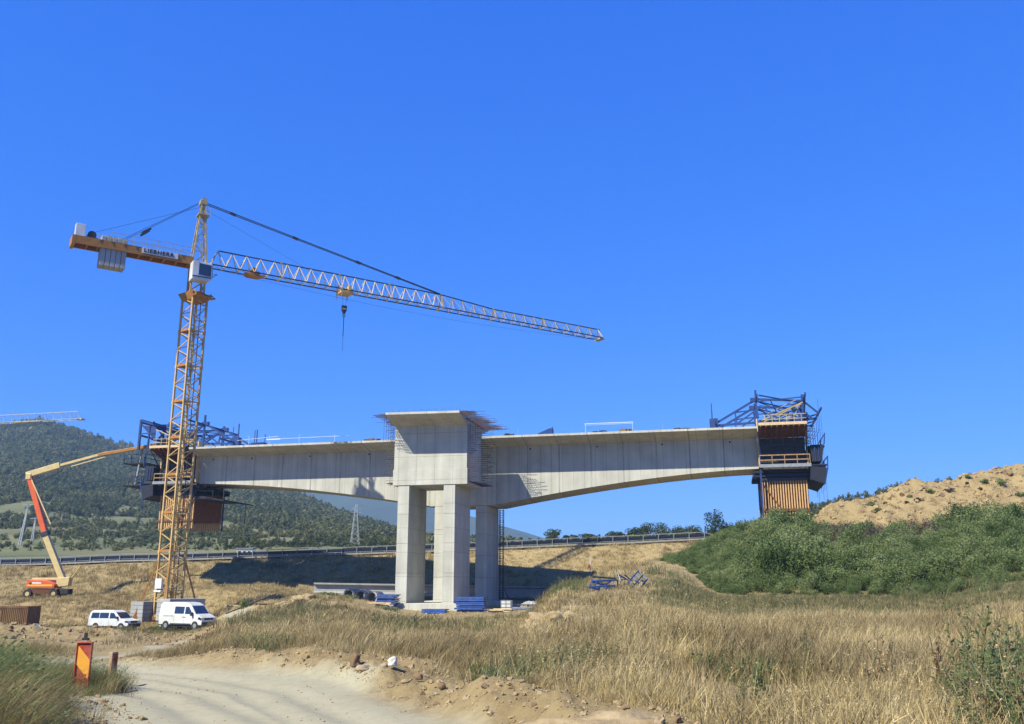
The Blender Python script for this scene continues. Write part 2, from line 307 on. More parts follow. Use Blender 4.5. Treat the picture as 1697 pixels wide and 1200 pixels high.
def masks(x, y):
    x = np.asarray(x, float); y = np.asarray(y, float); a = x / np.maximum(y, 6.0)
    rd, side = road_dist(x, y); n1 = fbm(x, y, 2.2, 4, 3); n2 = fbm(x, y, 7, 4, 9); n3 = fbm(x, y, 16, 4, 21)
    road = 1 - sstep(-.4, .4, rd + n1 * .9 + .35 * (side == 2))
    berm = (side == 1) * sstep(-.2, .4, rd) * (1 - sstep(.75, 1.7, rd + n1 * .8)) * (y < 26) * (1 - .45 * sstep(17, 21, y))
    bermL = (side < 0) * sstep(-.2, .5, rd) * (1 - sstep(.5, 1.1, rd + n1 * .5)) * (y < 40)
    mound = sstep(86.5, 89, y + n1 * 2.4 + n2 * 1.5) * sstep(U2A(1318), U2A(1345), a + n1 * .01) * (y < 128)
    leftd = (1 - sstep(U2A(330), U2A(430), a + n2 * .05)) * sstep(24, 34, y) * (1 - sstep(118, 126, y)) * sstep(-.25, .3, n2 + n1 * .6 + .12)
    ridge = (1 - sstep(0, 1, np.abs(y - 45 - n2 * 3) / 6)) * (1 - sstep(U2A(190), U2A(260), a))
    heap = sstep(.1, .5, n2 + .35) * sstep(U2A(360), U2A(420), a) * (1 - sstep(U2A(560), U2A(640), a)) * sstep(74, 84, y) * (1 - sstep(112, 120, y))
    site = sstep(92, 98, y) * (1 - sstep(124, 128, y)) * sstep(U2A(560), U2A(620), a) * (1 - sstep(U2A(890), U2A(930), a)) * .8
    bare = np.clip(np.maximum.reduce([berm, bermL, mound, leftd, ridge, heap, site]), 0, 1)
    field = sstep(33, 39, y + n2 * 5) * (1 - sstep(60, 66, y)) * sstep(U2A(1030), U2A(1120), a + n3 * .04) * (1.0 + .6 * n2 + .5 * n1)
    patch = np.exp(-(((a - U2A(690)) / .035) ** 2 + ((y - 50) / 11) ** 2)) * 1.3 + np.exp(-(((a - U2A(470)) / .045) ** 2 + ((y - 76) / 11) ** 2)) * 1.1
    vang = np.exp(-(((a - U2A(150)) / .12) ** 2 + ((y - 86) / 9) ** 2)) * .9 + np.exp(-(((a - U2A(880)) / .03) ** 2 + ((y - 82) / 8) ** 2)) * .7
    back = sstep(150, 160, y) * (.6 + n3)
    green = np.clip(np.maximum.reduce([field, patch * (.7 + n1), vang * (.7 + n1 * 1.2), back, (y > 400) * 1.0]), 0, 1) * (1 - bare * .6)
    return dict(road=road, bare=bare * (1 - road), green=green * (1 - road), berm=berm, mound=mound, rd=rd, side=side, a=a, ridge=ridge, heap=heap)
def ground_h(x, y, m=None):
    x = np.asarray(x, float); y = np.asarray(y, float); m = m or masks(x, y)
    near = 1 - sstep(140, 170, y)
    z = base_h(x, y) + near * (1 - m['road']) * (fbm(x, y, 5, 4, 5) * .12 + fbm(x, y, 18, 3, 15) * .18 * sstep(15, 30, y))
    z = z + m['bare'] * (1 - m['mound']) * (1 - .85 * sstep(U2A(500), U2A(580), m['a'])) * near * (fbm(x, y, 1.6, 4, 31) * (.10 + .30 * sstep(30, 60, y)))
    z = z + m['mound'] * (fbm(x, y, 7, 5, 41) * 1.1 + fbm(x, y, 2.0, 4, 43) * .6 - np.abs(fbm(x * 2.2, y * .5, 3.0, 4, 47)) * .8 + .2)
    z = z + m['berm'] * (.16 + fbm(x, y, .55, 4, 51) * .22)
    z = z + m['ridge'] * (.3 + fbm(x, y, 2.6, 5, 53) * .9) + m['heap'] * fbm(x, y, 3, 4, 55) * .3
    z = z + m['road'] * (fbm(x, y, 1.4, 4, 57) * .025 - .06 * np.exp(-((m['rd'] + 1.15) / .28) ** 2) * (y < 40) - .05 * np.exp(-((m['rd'] + 1.9) / .25) ** 2) * (y < 40) + fbm(x, y, 4, 3, 58) * .05)
    return z
def gz(x, y): return float(ground_h(np.array([x]), np.array([y]))[0])
def on(u, Y):
    v = 1000.0
    for _ in range(4):
        x = ray(u, v)[0] * Y; z = gz(x, Y); r = (z - EYE) / Y
        v = 600 + (FPX * SP - r * FPX * CP) / (CP + r * SP)
    return Vector((x, Y, z))

def sheet(name, X, Y, Z, m, kind, attrs=None):
    h, w = X.shape; me = bpy.data.meshes.new(name)
    me.vertices.add(h * w); me.vertices.foreach_set('co', np.stack([X, Y, Z], -1).astype(np.float32).ravel())
    i = np.arange(h * w).reshape(h, w); q = np.stack([i[:-1, :-1], i[:-1, 1:], i[1:, 1:], i[1:, :-1]], -1).reshape(-1, 4)
    me.loops.add(q.size); me.loops.foreach_set('vertex_index', q.astype(np.int32).ravel())
    me.polygons.add(len(q)); me.polygons.foreach_set('loop_start', np.arange(0, q.size, 4, dtype=np.int32)); me.polygons.foreach_set('loop_total', np.full(len(q), 4, np.int32))
    me.polygons.foreach_set('use_smooth', np.ones(len(q), bool)); me.update(); me.validate()
    for k, v in (attrs or {}).items():
        at_ = me.attributes.new(k, 'FLOAT', 'POINT'); at_.data.foreach_set('value', v.astype(np.float32).ravel())
    me.materials.append(m)
    return link(name, me, kind=kind)

def ground_mat():
    m = bpy.data.materials.new('ground'); m.use_nodes = True; n = m.node_tree.nodes; l = m.node_tree.links; b = n['Principled BSDF']
    b.inputs['Roughness'].default_value = .95; b.inputs['Specular IOR Level'].default_value = .1
    g = n.new('ShaderNodeNewGeometry').outputs['Position']
    def noise(sc, det=6, ro=.6):
        t = n.new('ShaderNodeTexNoise'); t.inputs['Scale'].default_value = sc; t.inputs['Detail'].default_value = det; t.inputs['Roughness'].default_value = ro; l.new(g, t.inputs[0]); return t.outputs[0]
    def ramp(x, cols):
        r = n.new('ShaderNodeValToRGB'); e = r.color_ramp.elements
        while len(e) < len(cols): e.new(.5)
        for i, c in enumerate(cols): e[i].position = .3 + .4 * i / (len(cols) - 1); e[i].color = (*c, 1)
        l.new(x, r.inputs[0]); return r.outputs[0]
    def mix(f, a, c):
        x = n.new('ShaderNodeMix'); x.data_type = 'RGBA'; l.new(f, x.inputs[0]); l.new(a, x.inputs[6]); l.new(c, x.inputs[7]); return x.outputs[2]
    def attr(k):
        t = n.new('ShaderNodeAttribute'); t.attribute_name = k; return t.outputs['Fac']
    fine = noise(5.5, 8, .7); mid = noise(.9, 8, .65); big = noise(.12, 6)
    straw = mix(mid, ramp(fine, [(.15, .105, .05), (.285, .215, .105), (.39, .305, .16)]), ramp(big, [(.20, .15, .075), (.32, .25, .13)]))
    soil = mix(mid, ramp(fine, [(.165, .11, .05), (.28, .205, .098), (.36, .275, .14)]), ramp(big, [(.24, .175, .08), (.32, .245, .12)]))
    green = mix(mid, ramp(fine, [(.055, .065, .025), (.11, .11, .045), (.19, .165, .08)]), ramp(big, [(.075, .085, .03), (.14, .13, .055)]))
    road = mix(mid, ramp(fine, [(.23, .20, .13), (.30, .275, .185), (.34, .315, .215)]), ramp(big, [(.26, .235, .155), (.33, .305, .21)]))
    dk = n.new('ShaderNodeMapRange'); l.new(noise(.42, 8, .7), dk.inputs[0]); dk.inputs[1].default_value = .5; dk.inputs[2].default_value = .68; dk.inputs[3].default_value = 0; dk.inputs[4].default_value = .55
    br_ = n.new('ShaderNodeRGB'); br_.outputs[0].default_value = (.155, .105, .052, 1); soil = mix(dk.outputs[0], soil, br_.outputs[0])
    c = mix(attr('green'), straw, green); c = mix(attr('bare'), c, soil); c = mix(attr('road'), c, road)
    l.new(c, b.inputs['Base Color'])
    bu = n.new('ShaderNodeBump'); bu.inputs['Strength'].default_value = .8; bu.inputs['Distance'].default_value = .10; l.new(noise(7, 8, .75), bu.inputs['Height']); inv = n.new('ShaderNodeMapRange'); l.new(attr('road'), inv.inputs[0]); inv.inputs[3].default_value = .8; inv.inputs[4].default_value = .18; l.new(inv.outputs[0], bu.inputs['Strength'])
    l.new(bu.outputs[0], b.inputs['Normal'])
    return m
M_GROUND = ground_mat()
acol = np.concatenate([np.linspace(-2.4, -.66, 40), np.linspace(-.65, .65, 620), np.linspace(.66, 2.4, 40)])
yrow = np.concatenate([np.linspace(-60, 1.5, 12), np.geomspace(2.2, 60, 330), np.linspace(60.4, 165, 250), np.geomspace(168, 4200, 50)])
YY, AA = np.meshgrid(yrow, acol, indexing='ij'); XX = AA * np.maximum(YY, 6.0) * np.where(YY < 2, 1 + (2 - YY) * .12, 1)
mk = masks(XX, YY); ZZ = ground_h(XX, YY, mk)
sheet('ground', XX, YY, ZZ, M_GROUND, 'structure', dict(road=mk['road'], bare=mk['bare'], green=mk['green']))

# ------------------------------------------------------------------ hills behind
RID = [(-900, 830), (-500, 780), (-200, 742), (-60, 722), (0, 711), (40, 705), (72, 702), (105, 710), (140, 722), (180, 736), (240, 751), (330, 775), (420, 803), (500, 832), (560, 856), (610, 876), (655, 893), (720, 910), (800, 925), (1000, 940)]
RA = np.array([ray(u, v)[0] for u, v in RID]); RR = np.array([rv(v) for u, v in RID])
BASE = [(-900, 950), (0, 937), (300, 927), (655, 913), (1000, 905)]
BA = np.array([ray(u, v)[0] for u, v in BASE]); BRR = np.array([rv(v) - .002 for u, v in BASE])
HY0 = 188.0
def hill_yr(a): return 900 - 380 * sstep(-.45, 0, a)
def hill_z(a, y):
    r0 = np.interp(a, BA, BRR); r1 = np.interp(a, RA, RR); yr = hill_yr(a); t = np.clip((y - HY0) / (yr - HY0), 0, 1)
    r = r0 + (r1 - r0) * (t ** .85); z = EYE + r * np.minimum(y, yr); z = z - np.maximum(0, y - yr) * .3
    x = a * y
    return z + sstep(230, 420, y) * (fbm(x, y, 120, 4, 61) * 5) * (1 - .6 * sstep(.85, 1, t))
ha = np.linspace(RA[0], .12, 240); ht = np.concatenate([np.linspace(0, 1, 90), np.linspace(1.03, 1.6, 12)])
HT, HA = np.meshgrid(ht, ha, indexing='ij'); HY = HY0 + (hill_yr(HA) - HY0) * HT; HZ = hill_z(HA, HY); HZ[0] -= 3
M_HILL = mat('hillside turf', (.12, .125, .045), (.065, .075, .028), .05, .95, detail=10, c3=(.20, .16, 0.07), scale3=.035, f3=.45, stretch=(.5, .8, 2.5))
sheet('hill', HA * HY, HY, HZ, M_HILL, 'structure')
MRID = [(250, 850), (330, 812), (430, 806), (520, 812), (600, 819), (655, 828), (715, 842), (760, 851), (790, 858), (830, 871), (870, 882), (905, 893), (960, 908), (1010, 925)]
ma = np.array([ray(u, v)[0] for u, v in MRID]); mr = np.array([rv(v) for u, v in MRID])
mt = np.linspace(0, 1, 40); mA = np.linspace(ma[0], ma[-1], 160); MT, MA = np.meshgrid(mt, mA, indexing='ij'); MY = 1350 + 750 * MT
MZ = EYE + (np.interp(MA, ma, mr) - .02) * MY * (MT ** .7) + .02 * MY * MT + fbm(MA * MY, MY, 180, 4, 71) * 12 * MT * (1 - MT) * 3 - 20 * (1 - MT)
M_MTN = mat('mountain woods', (.045, .06, .03), (.025, .036, .02), .01, .95, detail=8)
sheet('mountain', MA * MY, MY, MZ, M_MTN, 'structure')
HR = [(1120, 905), (1200, 884), (1260, 868), (1290, 858), (1335, 844), (1380, 838), (1430, 826), (1480, 812), (1560, 800), (1700, 790), (2300, 780)]
ra_ = np.array([ray(u, v)[0] for u, v in HR]); rr_ = np.array([rv(v) for u, v in HR])
rt = np.linspace(0, 1.3, 30); rA = np.linspace(ra_[0], ra_[-1], 120); RT, RA2 = np.meshgrid(rt, rA, indexing='ij'); RY = 170 + 110 * RT
def rhill_z(a, y):
    t = np.clip((y - 170) / 110, 0, 1); r1 = np.interp(a, ra_, rr_)
    return EYE + (.03 + (r1 - .03) * t ** .8) * np.minimum(y, 280) - np.maximum(0, y - 280) * .3
RZ = rhill_z(RA2, RY) + fbm(RA2 * RY, RY, 25, 4, 81) * .6 * (RT < .9)
M_RHILL = mat('low hill turf', (.10, .105, .05), (.06, .07, .03), .2, .95, detail=8)
sheet('low_hill', RA2 * RY, RY, RZ, M_RHILL, 'structure')

# ------------------------------------------------------------------ highway on the embankment
RAILP = [at(u, v, Y) for u, v, Y in ((-330, 947, 142), (-160, 942, 141), (0, 937, 140), (100, 934.5, 140), (200, 930, 139.8), (300, 928, 139.2), (420, 924, 139), (540, 920, 138.5), (655, 916, 138.2), (760, 912, 138), (850, 908, 137.8), (950, 903.5, 137.4), (1040, 900, 137), (1100, 897, 136.6), (1160, 894, 136.2), (1190, 893, 136))]
def along(P, step):
    pts = [P[0].copy()]; acc = 0
    for p, q in zip(P, P[1:]):
        L = (q - p).length; s = step - acc
        while s <= L: pts.append(p + (q - p) * (s / L)); s += step
        acc = L - (s - step)
    return pts
rail_pts = along(RAILP, 2.25)
rd_mb = MB(); kb = MB()
ext = RAILP + [at(1240, 890, 136) , at(1400, 884, 137)]
rings = []
for p in ext:
    rings.append([p + Vector((0, 1.0, .02)), p + Vector((0, 12.5, .12))])
for a_, b_ in zip(rings, rings[1:]): rd_mb.add([a_[0], b_[0], b_[1], a_[1]], [(0, 1, 2, 3)])
part('highway', rd_mb, M_ASPH, None, kind='structure')
for p, q in zip(RAILP, RAILP[1:]): kb.bar(p + Vector((0, -.25, .03)), q + Vector((0, -.25, .03)), .35, .22)
part('kerb', kb, M_KERB, None, kind='structure')

def guard_rail(pts, label, tube_h=1.05, end=True):
    o = thing('guard_rail', label, 'guard rail', pts[0]); o0 = pts[0]
    wb = MB(); tr = MB()
    P = [p - o0 for p in pts]
    for p, q in zip(P, P[1:]):
        for z, w in ((.50, .12), (.66, .12)): wb.bar(p + Vector((0, .16, z)), q + Vector((0, .16, z)), .05, w)
        wb.bar(p + Vector((0, .19, .57)), q + Vector((0, .19, .57)), .03, .52)
        tr.bar(p + Vector((0, .08, tube_h)), q + Vector((0, .08, tube_h)), .08, .10)
        tr.bar(p + Vector((0, .10, .33)), q + Vector((0, .10, .33)), .05, .06)
    if end:
        e = P[-1]; tr.bar(e + Vector((0, .08, tube_h)), e + Vector((2.6, .1, .25)), .08, .1); wb.bar(e + Vector((0, .16, .58)), e + Vector((3.2, .2, .12)), .05, .3)
    part('rail_beam', wb, M_RAIL, o); part('top_rail', tr, M_POST, o)
    pm = MB().bx(-.05, .05, -.04, .06, -.3, tube_h + .02).bx(-.04, .04, .06, .17, .45, .7).mesh('post', M_POST)
    for p in P: part('post', pm, None, o).location = p
    return o
guard_rail(rail_pts, 'long steel guard rail along the near edge of the highway embankment')
far_pts = along([p + Vector((0, 12.2, .12)) for p in RAILP[:10]], 4.0)
guard_rail(far_pts, 'second steel guard rail on the far side of the highway', .9, False)

# ------------------------------------------------------------------ bridges
BR = R(-13)
Tn = Vector((math.cos(BR), math.sin(BR), 0)); Nn = Vector((-math.sin(BR), math.cos(BR), 0))
OF = Vector((-12.64, 101, 0)); ORR = OF + Nn * 13.4

def section(x, zb, top, root, ins=0.0):
    i = ins
    return [(x, -3.2 + i, top - i), (x, -3.2 + i, top - .25 + i * .5), (x, 0 + i, root - .02 + i * .3), (x, 0 + i, zb + i), (x, 6.2 - i, zb + i), (x, 6.2 - i, root - .02 + i * .3), (x, 9.4 - i, top - .25 + i * .5), (x, 9.4 - i, top - i)]
def leg(parent, x0, x1, z0, z1, step):
    z = z0; k = 0
    while z < z1 - .3:
        t = min(z + step, z1)
        if z1 - t < .5: t = z1
        mb = MB().bx(x0, x1, 0, 6.2, z, t - .035)
        mb.bx(x0 + .03, x1 - .03, .03, 6.17, t - .05, t)
        part('leg_segment', mb, M_CONC, parent, bevel=.015); z = t; k += 1

def rebar_field(xs, sgn, top, root, zb, n, seed, lmin=.8, lmax=2.4):
    """starter bars standing out of a cut end"""
    r_ = random.Random(seed); mb = MB()
    def one(y, z, L):
        a = Vector((xs, y, z)); e = a + Vector((sgn * L, r_.uniform(-.06, .06) * L, r_.uniform(-.05, .04) * L)); mb.bar(a, e, .035)
        if r_.random() < .15: mb.bar(e, e + Vector((0, 0, -.25)), .03)
    for k in range(n):
        y = -3.1 + 12.4 * k / (n - 1)
        for zz in (top - .06, top - .20 if y < -1 or y > 7 else top - .5): one(y, zz, r_.uniform(lmin, lmax) * (.7 + .6 * r_.random()))
    for k in range(int((root - zb) / .22)):
        z = zb + .2 + k * .22
        for y in (.1, .35, 5.85, 6.1): one(y, z, r_.uniform(lmin * .6, lmax * .7))
    for k in range(26):
        one(.2 + 5.8 * k / 25, zb + .15, r_.uniform(lmin, lmax * .7))
    for k in range(5):     # upright ties
        x = xs + sgn * (.3 + .28 * k)
        mb.bar((x, .2, root - 1.5), (x, .2, top - .1), .03); mb.bar((x, -3.0, top - .15), (x, 9, top - .15), .03)
    return mb

# front bridge: one pier head on two blade legs
fb = thing('bridge_pier_head', 'pale concrete pier head of the nearer bridge on two lit legs with bristling rebar', 'bridge pier', OF, BR)
part('footing', MB().bx(-1.6, 8.2, -1.4, 7.6, -1.9, -.17), M_CONC, fb, bevel=.03)
for x0 in (0, 5.29): leg(fb, x0, x0 + 1.3, -.17, 12.45, 3.16)
hd = MB()
hd.loft([section(-.55, 14.2, 20.12, 19.05), section(7.9, 14.2, 20.0, 18.98)])
part('girder_head', hd, M_CONC, fb, bevel=.02)
part('girder_base', MB().bx(-.62, 7.98, -.08, 6.28, 12.45, 14.197), M_CONC, fb, bevel=.02)
for xs, sg, sd_ in ((-.55, -1, 3), (7.9, 1, 4)):
    part('rebar', rebar_field(xs, sg, 20.05, 19.0, 12.6, 46, sd_, .6 if sg < 0 else .8, 1.7 if sg < 0 else 2.4), M_REBAR, fb, kind='stuff')
st = MB()
for k in range(30): st.bar((-.4 + 8.2 * k / 29, -3.0, 20.05), (-.4 + 8.2 * k / 29, -3.0 + .02, 20.05 + .18 + .1 * (k % 3)), .025)
part('starter_bars', st, M_REBAR, fb, kind='stuff')

# rear bridge: balanced cantilever
rb = thing('cantilever_bridge', 'long concrete cantilever bridge girder reaching both ways behind the pier head', 'bridge', ORR, BR)
part('footing', MB().bx(-1.6, 8.2, -1.4, 7.6, -1.9, -.17), M_CONC, rb, bevel=.03)
for x0 in (0, 5.29): leg(rb, x0, x0 + 1.4, -.17, 11.25, 2.86)
TOP, ROOT = 19.32, 18.42
def zb(d): return 14.85 - 3.55 * max(0, 1 - d / 31.5) ** 1.6
part('girder_head', MB().loft([section(-.6, 11.28, TOP, ROOT), section(7.84, 11.28, TOP, ROOT)]), M_CONC2, rb)
RX = [7.84 + 31.46 * k / 8 for k in range(9)]; LX = [-.6 - 32.5 * k / 8 for k in range(9)]
for xs, s_ in ((RX, 1), (LX, -1)):
    L = abs(xs[-1] - xs[0])
    for a_, b_ in zip(xs, xs[1:]):
        secs = []; e = .17 * s_
        part('joint', MB().loft([section(x, zb(abs(x - xs[0]) * 31.5 / L), TOP, ROOT, .012) for x in (a_, a_ + e)]), M_JOINT, rb)
        for k in range(0, 4):
            x = a_ + e + (b_ - a_ - e) * k / 3; secs.append(section(x, zb(abs(x - xs[0]) * 31.5 / L), TOP, ROOT))
        part('girder_segment', MB().loft(secs), M_CONC2, rb)
for x in (12.2, 20.5, 28.3, 36.2, -9, -17.2, -25.5, -31.2): part('drain_hole', MB().tube((x, -.012, ROOT - .35), (x, .05, ROOT - .35), .11, 10), M_PLY, rb)
# ladder beside the rear pier leg
ld = thing('access_ladder', 'thin dark caged ladder standing against the shaded rear pier leg', 'ladder', ORR + Tn * 7.05 + Nn * 5.2, BR)
lb = MB(); lr = MB()
for x in (0, .45): lb.bar((x, 0, -.9), (x, 0, 11.1), .09); lb.bar((x, .5, -.9), (x, .5, 11.1), .05)
for k in range(40): lr.bar((0, 0, -.7 + k * .3), (.45, 0, -.7 + k * .3), .06)
for k in range(8): lr.bar((0, 0, .3 + k * 1.5), (0, .5, .9 + k * 1.5), .035); lr.bar((.45, 0, .3 + k * 1.5), (.45, .5, .9 + k * 1.5), .035)
lb.bar((.2, .2, 2.1), (1.7, -.4, -.8), .06)
part('ladder_rails', lb, M_DKST, ld); part('rungs', lr, M_DKST, ld, kind='stuff')

# ------------------------------------------------------------------ form travellers
def traveller(x_end, s, label, left):
    """built outwards from the cut end of the deck: +x of the helper is away from the pier"""
    o = thing('form_traveller', label, 'form traveller', ORR, BR)
    X = lambda d: x_end + s * d
    L = 5.4
    for y in (.6, 5.6):      # two main blue trusses
        mt_ = MB(); b = lambda p, q, w=.26, h=None: mt_.bar((X(p[0]), y + p[2] if len(p) > 2 else y, p[1]), (X(q[0]), y + q[2] if len(q) > 2 else y, q[1]), w, h)
        b((-4.9, 20.2), (7.0, 20.6), .24); b((.2, 19.35), (.2, 24.3 if y < 3 else 23.6), .22); b((5.5, 19.3), (5.5, 23.5 if y < 3 else 22.9), .34)
        b((-4.7, 20.4), (.2, 23.15), .24); b((.2, 23.2), (5.5, 22.75), .22); b((5.5, 22.8), (7.2, 21.2), .2); b((.2, 23.0), (5.5, 20.5), .13); b((5.5, 22.6), (.4, 20.4), .13)
        b((-2.3, 21.75), (-2.1, 20.2), .16); b((-2.2, 21.7), (.2, 21.9), .14); b((-2.1, 20.35), (.2, 21.9), .16); b((5.5, 20.7), (7.2, 21.15), .16)
        mt_.bx(X(-.45), X(.5), y - .18, y + .18, 22.85, 23.35); mt_.bx(X(5.1), X(5.9), y - .3, y + .3, 20.3, 21)
        part('main_truss', mt_, M_BLUE, o)
        an = MB(); an.bx(X(-5.3), X(-4.3), y - .4, y + .4, 19.35, 21.0); an.bar((X(-5.0), y, 21), (X(-5.0), y, 22.9), .12); an.bar((X(-4.5), y, 19.4), (X(-5.2), y, 20.6), .3)
        part('rear_anchor', an, M_BLUE, o)
    cr = MB()
    for d, z in ((.2, 23.3), (5.5, 23.1), (5.5, 20.6), (7.1, 21.1), (-4.6, 20.3)):
        cr.bar((X(d), -3.4, z - (.0 if z < 22 else .35)), (X(d), 9.4, z - (.0 if z < 22 else .35)), .16, .22)
    for y0, y1 in ((-3.2, .6), (.6, 5.6), (5.6, 9.2)):
        cr.bar((X(.2), y0, 20.3), (X(.2), y1, 23.0), .14); cr.bar((X(5.5), y1, 20.3), (X(5.5), y0, 23.0), .14); cr.bar((X(.4), y0, 22.9), (X(5.4), y1, 22.5), .13); cr.bar((X(.4), y1, 22.9), (X(5.4), y0, 22.5), .13)
    part('cross_truss', cr, M_BLUE, o)
    bm_ = MB()      # pale tubes, forks and struts over the slab form
    r_ = random.Random(5)
    for k in range(7):
        y = -3 + k * 1.9; bm_.bar((X(.6), y, 20.0), (X(5.2), y + r_.uniform(-.4, .4), 21.2 + r_.random() * 1.0), .11)
    for k in range(6): bm_.bar((X(.9 + k * .8), -3.1, 19.5), (X(.9 + k * .8), -3.1, 20.6), .06)
    bm_.bar((X(.7), -3.1, 20.55), (X(5.4), -3.1, 20.6), .07); bm_.bar((X(.7), -3.1, 20.05), (X(5.4), -3.1, 20.1), .07)
    part('strut', bm_, M_GALV, o)
    for k in range(16):
        p_ = Vector((X(r_.uniform(.3, 5.2)), r_.uniform(-3, 8.5), r_.uniform(19.7, 21.2))); q_ = Vector((X(r_.uniform(.3, 5.2)), p_.y + r_.uniform(-2.5, 2.5), r_.uniform(19.8, 22.6)))
        part('tie_member', MB().bar(p_, q_, r_.uniform(.05, .11)), (M_BLUE, M_DKST, M_POST)[k % 3], o)
    # slab side form: joists under the wing slab
    part('slab_form', MB().add([(X(.12), -3.55, 19.38), (X(L), -3.55, 19.38), (X(L), -.35, 18.35), (X(.12), -.35, 18.35), (X(.12), -3.55, 19.52), (X(L), -3.55, 19.52), (X(L), -.35, 18.5), (X(.12), -.35, 18.5)],
         [(0, 1, 2, 3), (4, 5, 6, 7), (0, 1, 5, 4), (1, 2, 6, 5), (2, 3, 7, 6), (3, 0, 4, 7)]), M_WOODD, o)
    part('slab_form', MB().add([(X(.12), 9.75, 19.38), (X(L), 9.75, 19.38), (X(L), 6.55, 18.35), (X(.12), 6.55, 18.35), (X(.12), 9.75, 19.52), (X(L), 9.75, 19.52), (X(L), 6.55, 18.5), (X(.12), 6.55, 18.5)],
         [(0, 1, 2, 3), (4, 5, 6, 7), (0, 1, 5, 4), (1, 2, 6, 5), (2, 3, 7, 6), (3, 0, 4, 7)]), M_WOODD, o)
    part('slab_form', MB().bx(X(.12), X(L), -3.75, -3.56, 19.3, 19.62), M_WOODP, o)
    jm = MB().bar((0, -3.75, 19.22), (0, -.5, 18.18), .10, .22).mesh('joist', M_WOODD)
    for k in range(9):
        j = part('joist', jm, None, o); j.location = (X(.35 + k * .6), 0, 0)
    for k in range(5): cr2 = part('hanger_frame', MB().bar((X(.2 + k * 1.3), -3.5, 19.2), (X(.2 + k * 1.3), -.55, 16.6), .10), M_DKST, o)
    # web forms: boards and timber studs, hanging below the shallow end of the girder
    for y, sg in ((-.22, -1), (6.42, 1)):
        part('web_form', MB().bx(X(.1), X(L - .1), min(y, y + .06 * -sg), max(y, y + .06 * -sg), 10.1, 18.35), M_WOODD, o)
        part('upper_board', MB().bx(X(.12), X(L - .12), min(y + sg * .03, y + sg * .1), max(y + sg * .03, y + sg * .1), 13.6, 18.3), M_PLYB, o)
        sm = MB().bx(-.065, .065, min(y, y + sg * .22), max(y, y + sg * .22), 9.0, 13.35).mesh('stud', M_WOOD)
        for k in range(18):
            j = part('stud', sm, None, o); j.location = (X(.25 + k * (L - .5) / 17), 0, 0)
        for z in (10.05, 13.5, 15.6, 16.6, 17.5): part('waler', MB().bx(X(.1), X(L - .1), min(y + sg * .22, y + sg * .36), max(y + sg * .22, y + sg * .36), z - .13, z + .13), M_WOODD if z < 11 else M_DKST, o)
        part('brace', MB().bar((X(.3), y + sg * .45, 13.0), (X(2.6), y + sg * .45, 9.6), .22, .12), M_WOODD, o)
    part('edge_board', MB().bx(X(.02), X(.16), -.75, -.05, 15.0, 20.6), M_WOODP, o)
    part('edge_board', MB().bx(X(L - .02), X(L + .12), -.75, -.05, 14.6, 18.9), M_WOODP, o)
    # bottom slab form and its girders
    bf = MB(); bf.bx(X(-.6), X(L), -.9, 7.1, 14.25, 14.5)
    for k in range(6): bf.bar((X(-.7), -.6 + k * 1.48, 14.0), (X(L + .4), -.6 + k * 1.48, 14.0), .2, .4)
    part('bottom_form', bf, M_PLY, o)
    # walkways with hand rails
    def walk(d0, d1, y0, y1, z, railing=True, name='platform', m=M_PLY):
        part(name, MB().bx(X(d0), X(d1), y0, y1, z - .16, z), m, o)
        if railing:
            h = MB()
            for zz in (.55, 1.1): h.bar((X(d0), y0, z + zz), (X(d1), y0, z + zz), .08, .12)
            n_ = max(2, int(abs(d1 - d0) / 1.3) + 1)
            for k in range(n_):
                x = d0 + (d1 - d0) * k / (n_ - 1); h.bar((X(x), y0, z), (X(x), y0, z + 1.15), .08)
            part('hand_rail', h, M_WOODR if abs(d1 - d0) > 3 and y0 > -3 else M_DKST, o)
    walk(.1, L + .2, -1.75, -.6, 15.05); part('platform_edge', MB().bx(X(.0), X(L + .3), -1.9, -1.76, 14.75, 15.12), M_POST, o)
    walk(L + .1, L + 2.0, -1.7, 7.5, 15.0, False); walk(L + .1, L + 1.9, -1.7, 7.5, 17.1, False)
    # canvas-clad stair cages at the nose
    cg = MB()
    cg.add([(X(L + .35), -1.75, 17.2), (X(L + 1.8), -1.75, 17.2), (X(L + 1.5), -1.75, 15.3), (X(L + .45), -1.75, 15.3), (X(L + .35), 7.4, 17.2), (X(L + 1.8), 7.4, 17.2), (X(L + 1.5), 7.4, 15.3), (X(L + .45), 7.4, 15.3)],
           [(0, 1, 2, 3), (4, 5, 6, 7), (0, 1, 5, 4), (1, 2, 6, 5), (2, 3, 7, 6), (3, 0, 4, 7)])
    cg.add([(X(L + .2), -1.85, 14.8), (X(L + 1.95), -1.85, 14.55), (X(L + 1.6), -1.85, 12.75), (X(L + .1), -1.85, 13.3), (X(L + .2), 7.4, 14.8), (X(L + 1.95), 7.4, 14.55), (X(L + 1.6), 7.4, 12.75), (X(L + .1), 7.4, 13.3)],
           [(0, 1, 2, 3), (4, 5, 6, 7), (0, 1, 5, 4), (1, 2, 6, 5), (2, 3, 7, 6), (3, 0, 4, 7)])
    part('nose_cage', cg, M_PLY, o)
    cf = MB()
    for y in (-1.8, 2.5, 7.4):
        cf.bar((X(L + 1.85), y, 17.2), (X(L + 2.0), y, 18.5), .12); cf.bar((X(L + 2.05), y, 14.6), (X(L + 2.1), y, 15.9), .12); cf.bar((X(L + 1.6), y, 12.7), (X(L + 2.05), y, 14.6), .12)
    for y in (-1.8, 7.4): cf.bar((X(L + .8), y, 15.3), (X(L + .8), y, 16.9), .07); cf.bar((X(L + 1.2), y, 15.3), (X(L + 1.2), y, 16.9), .07)
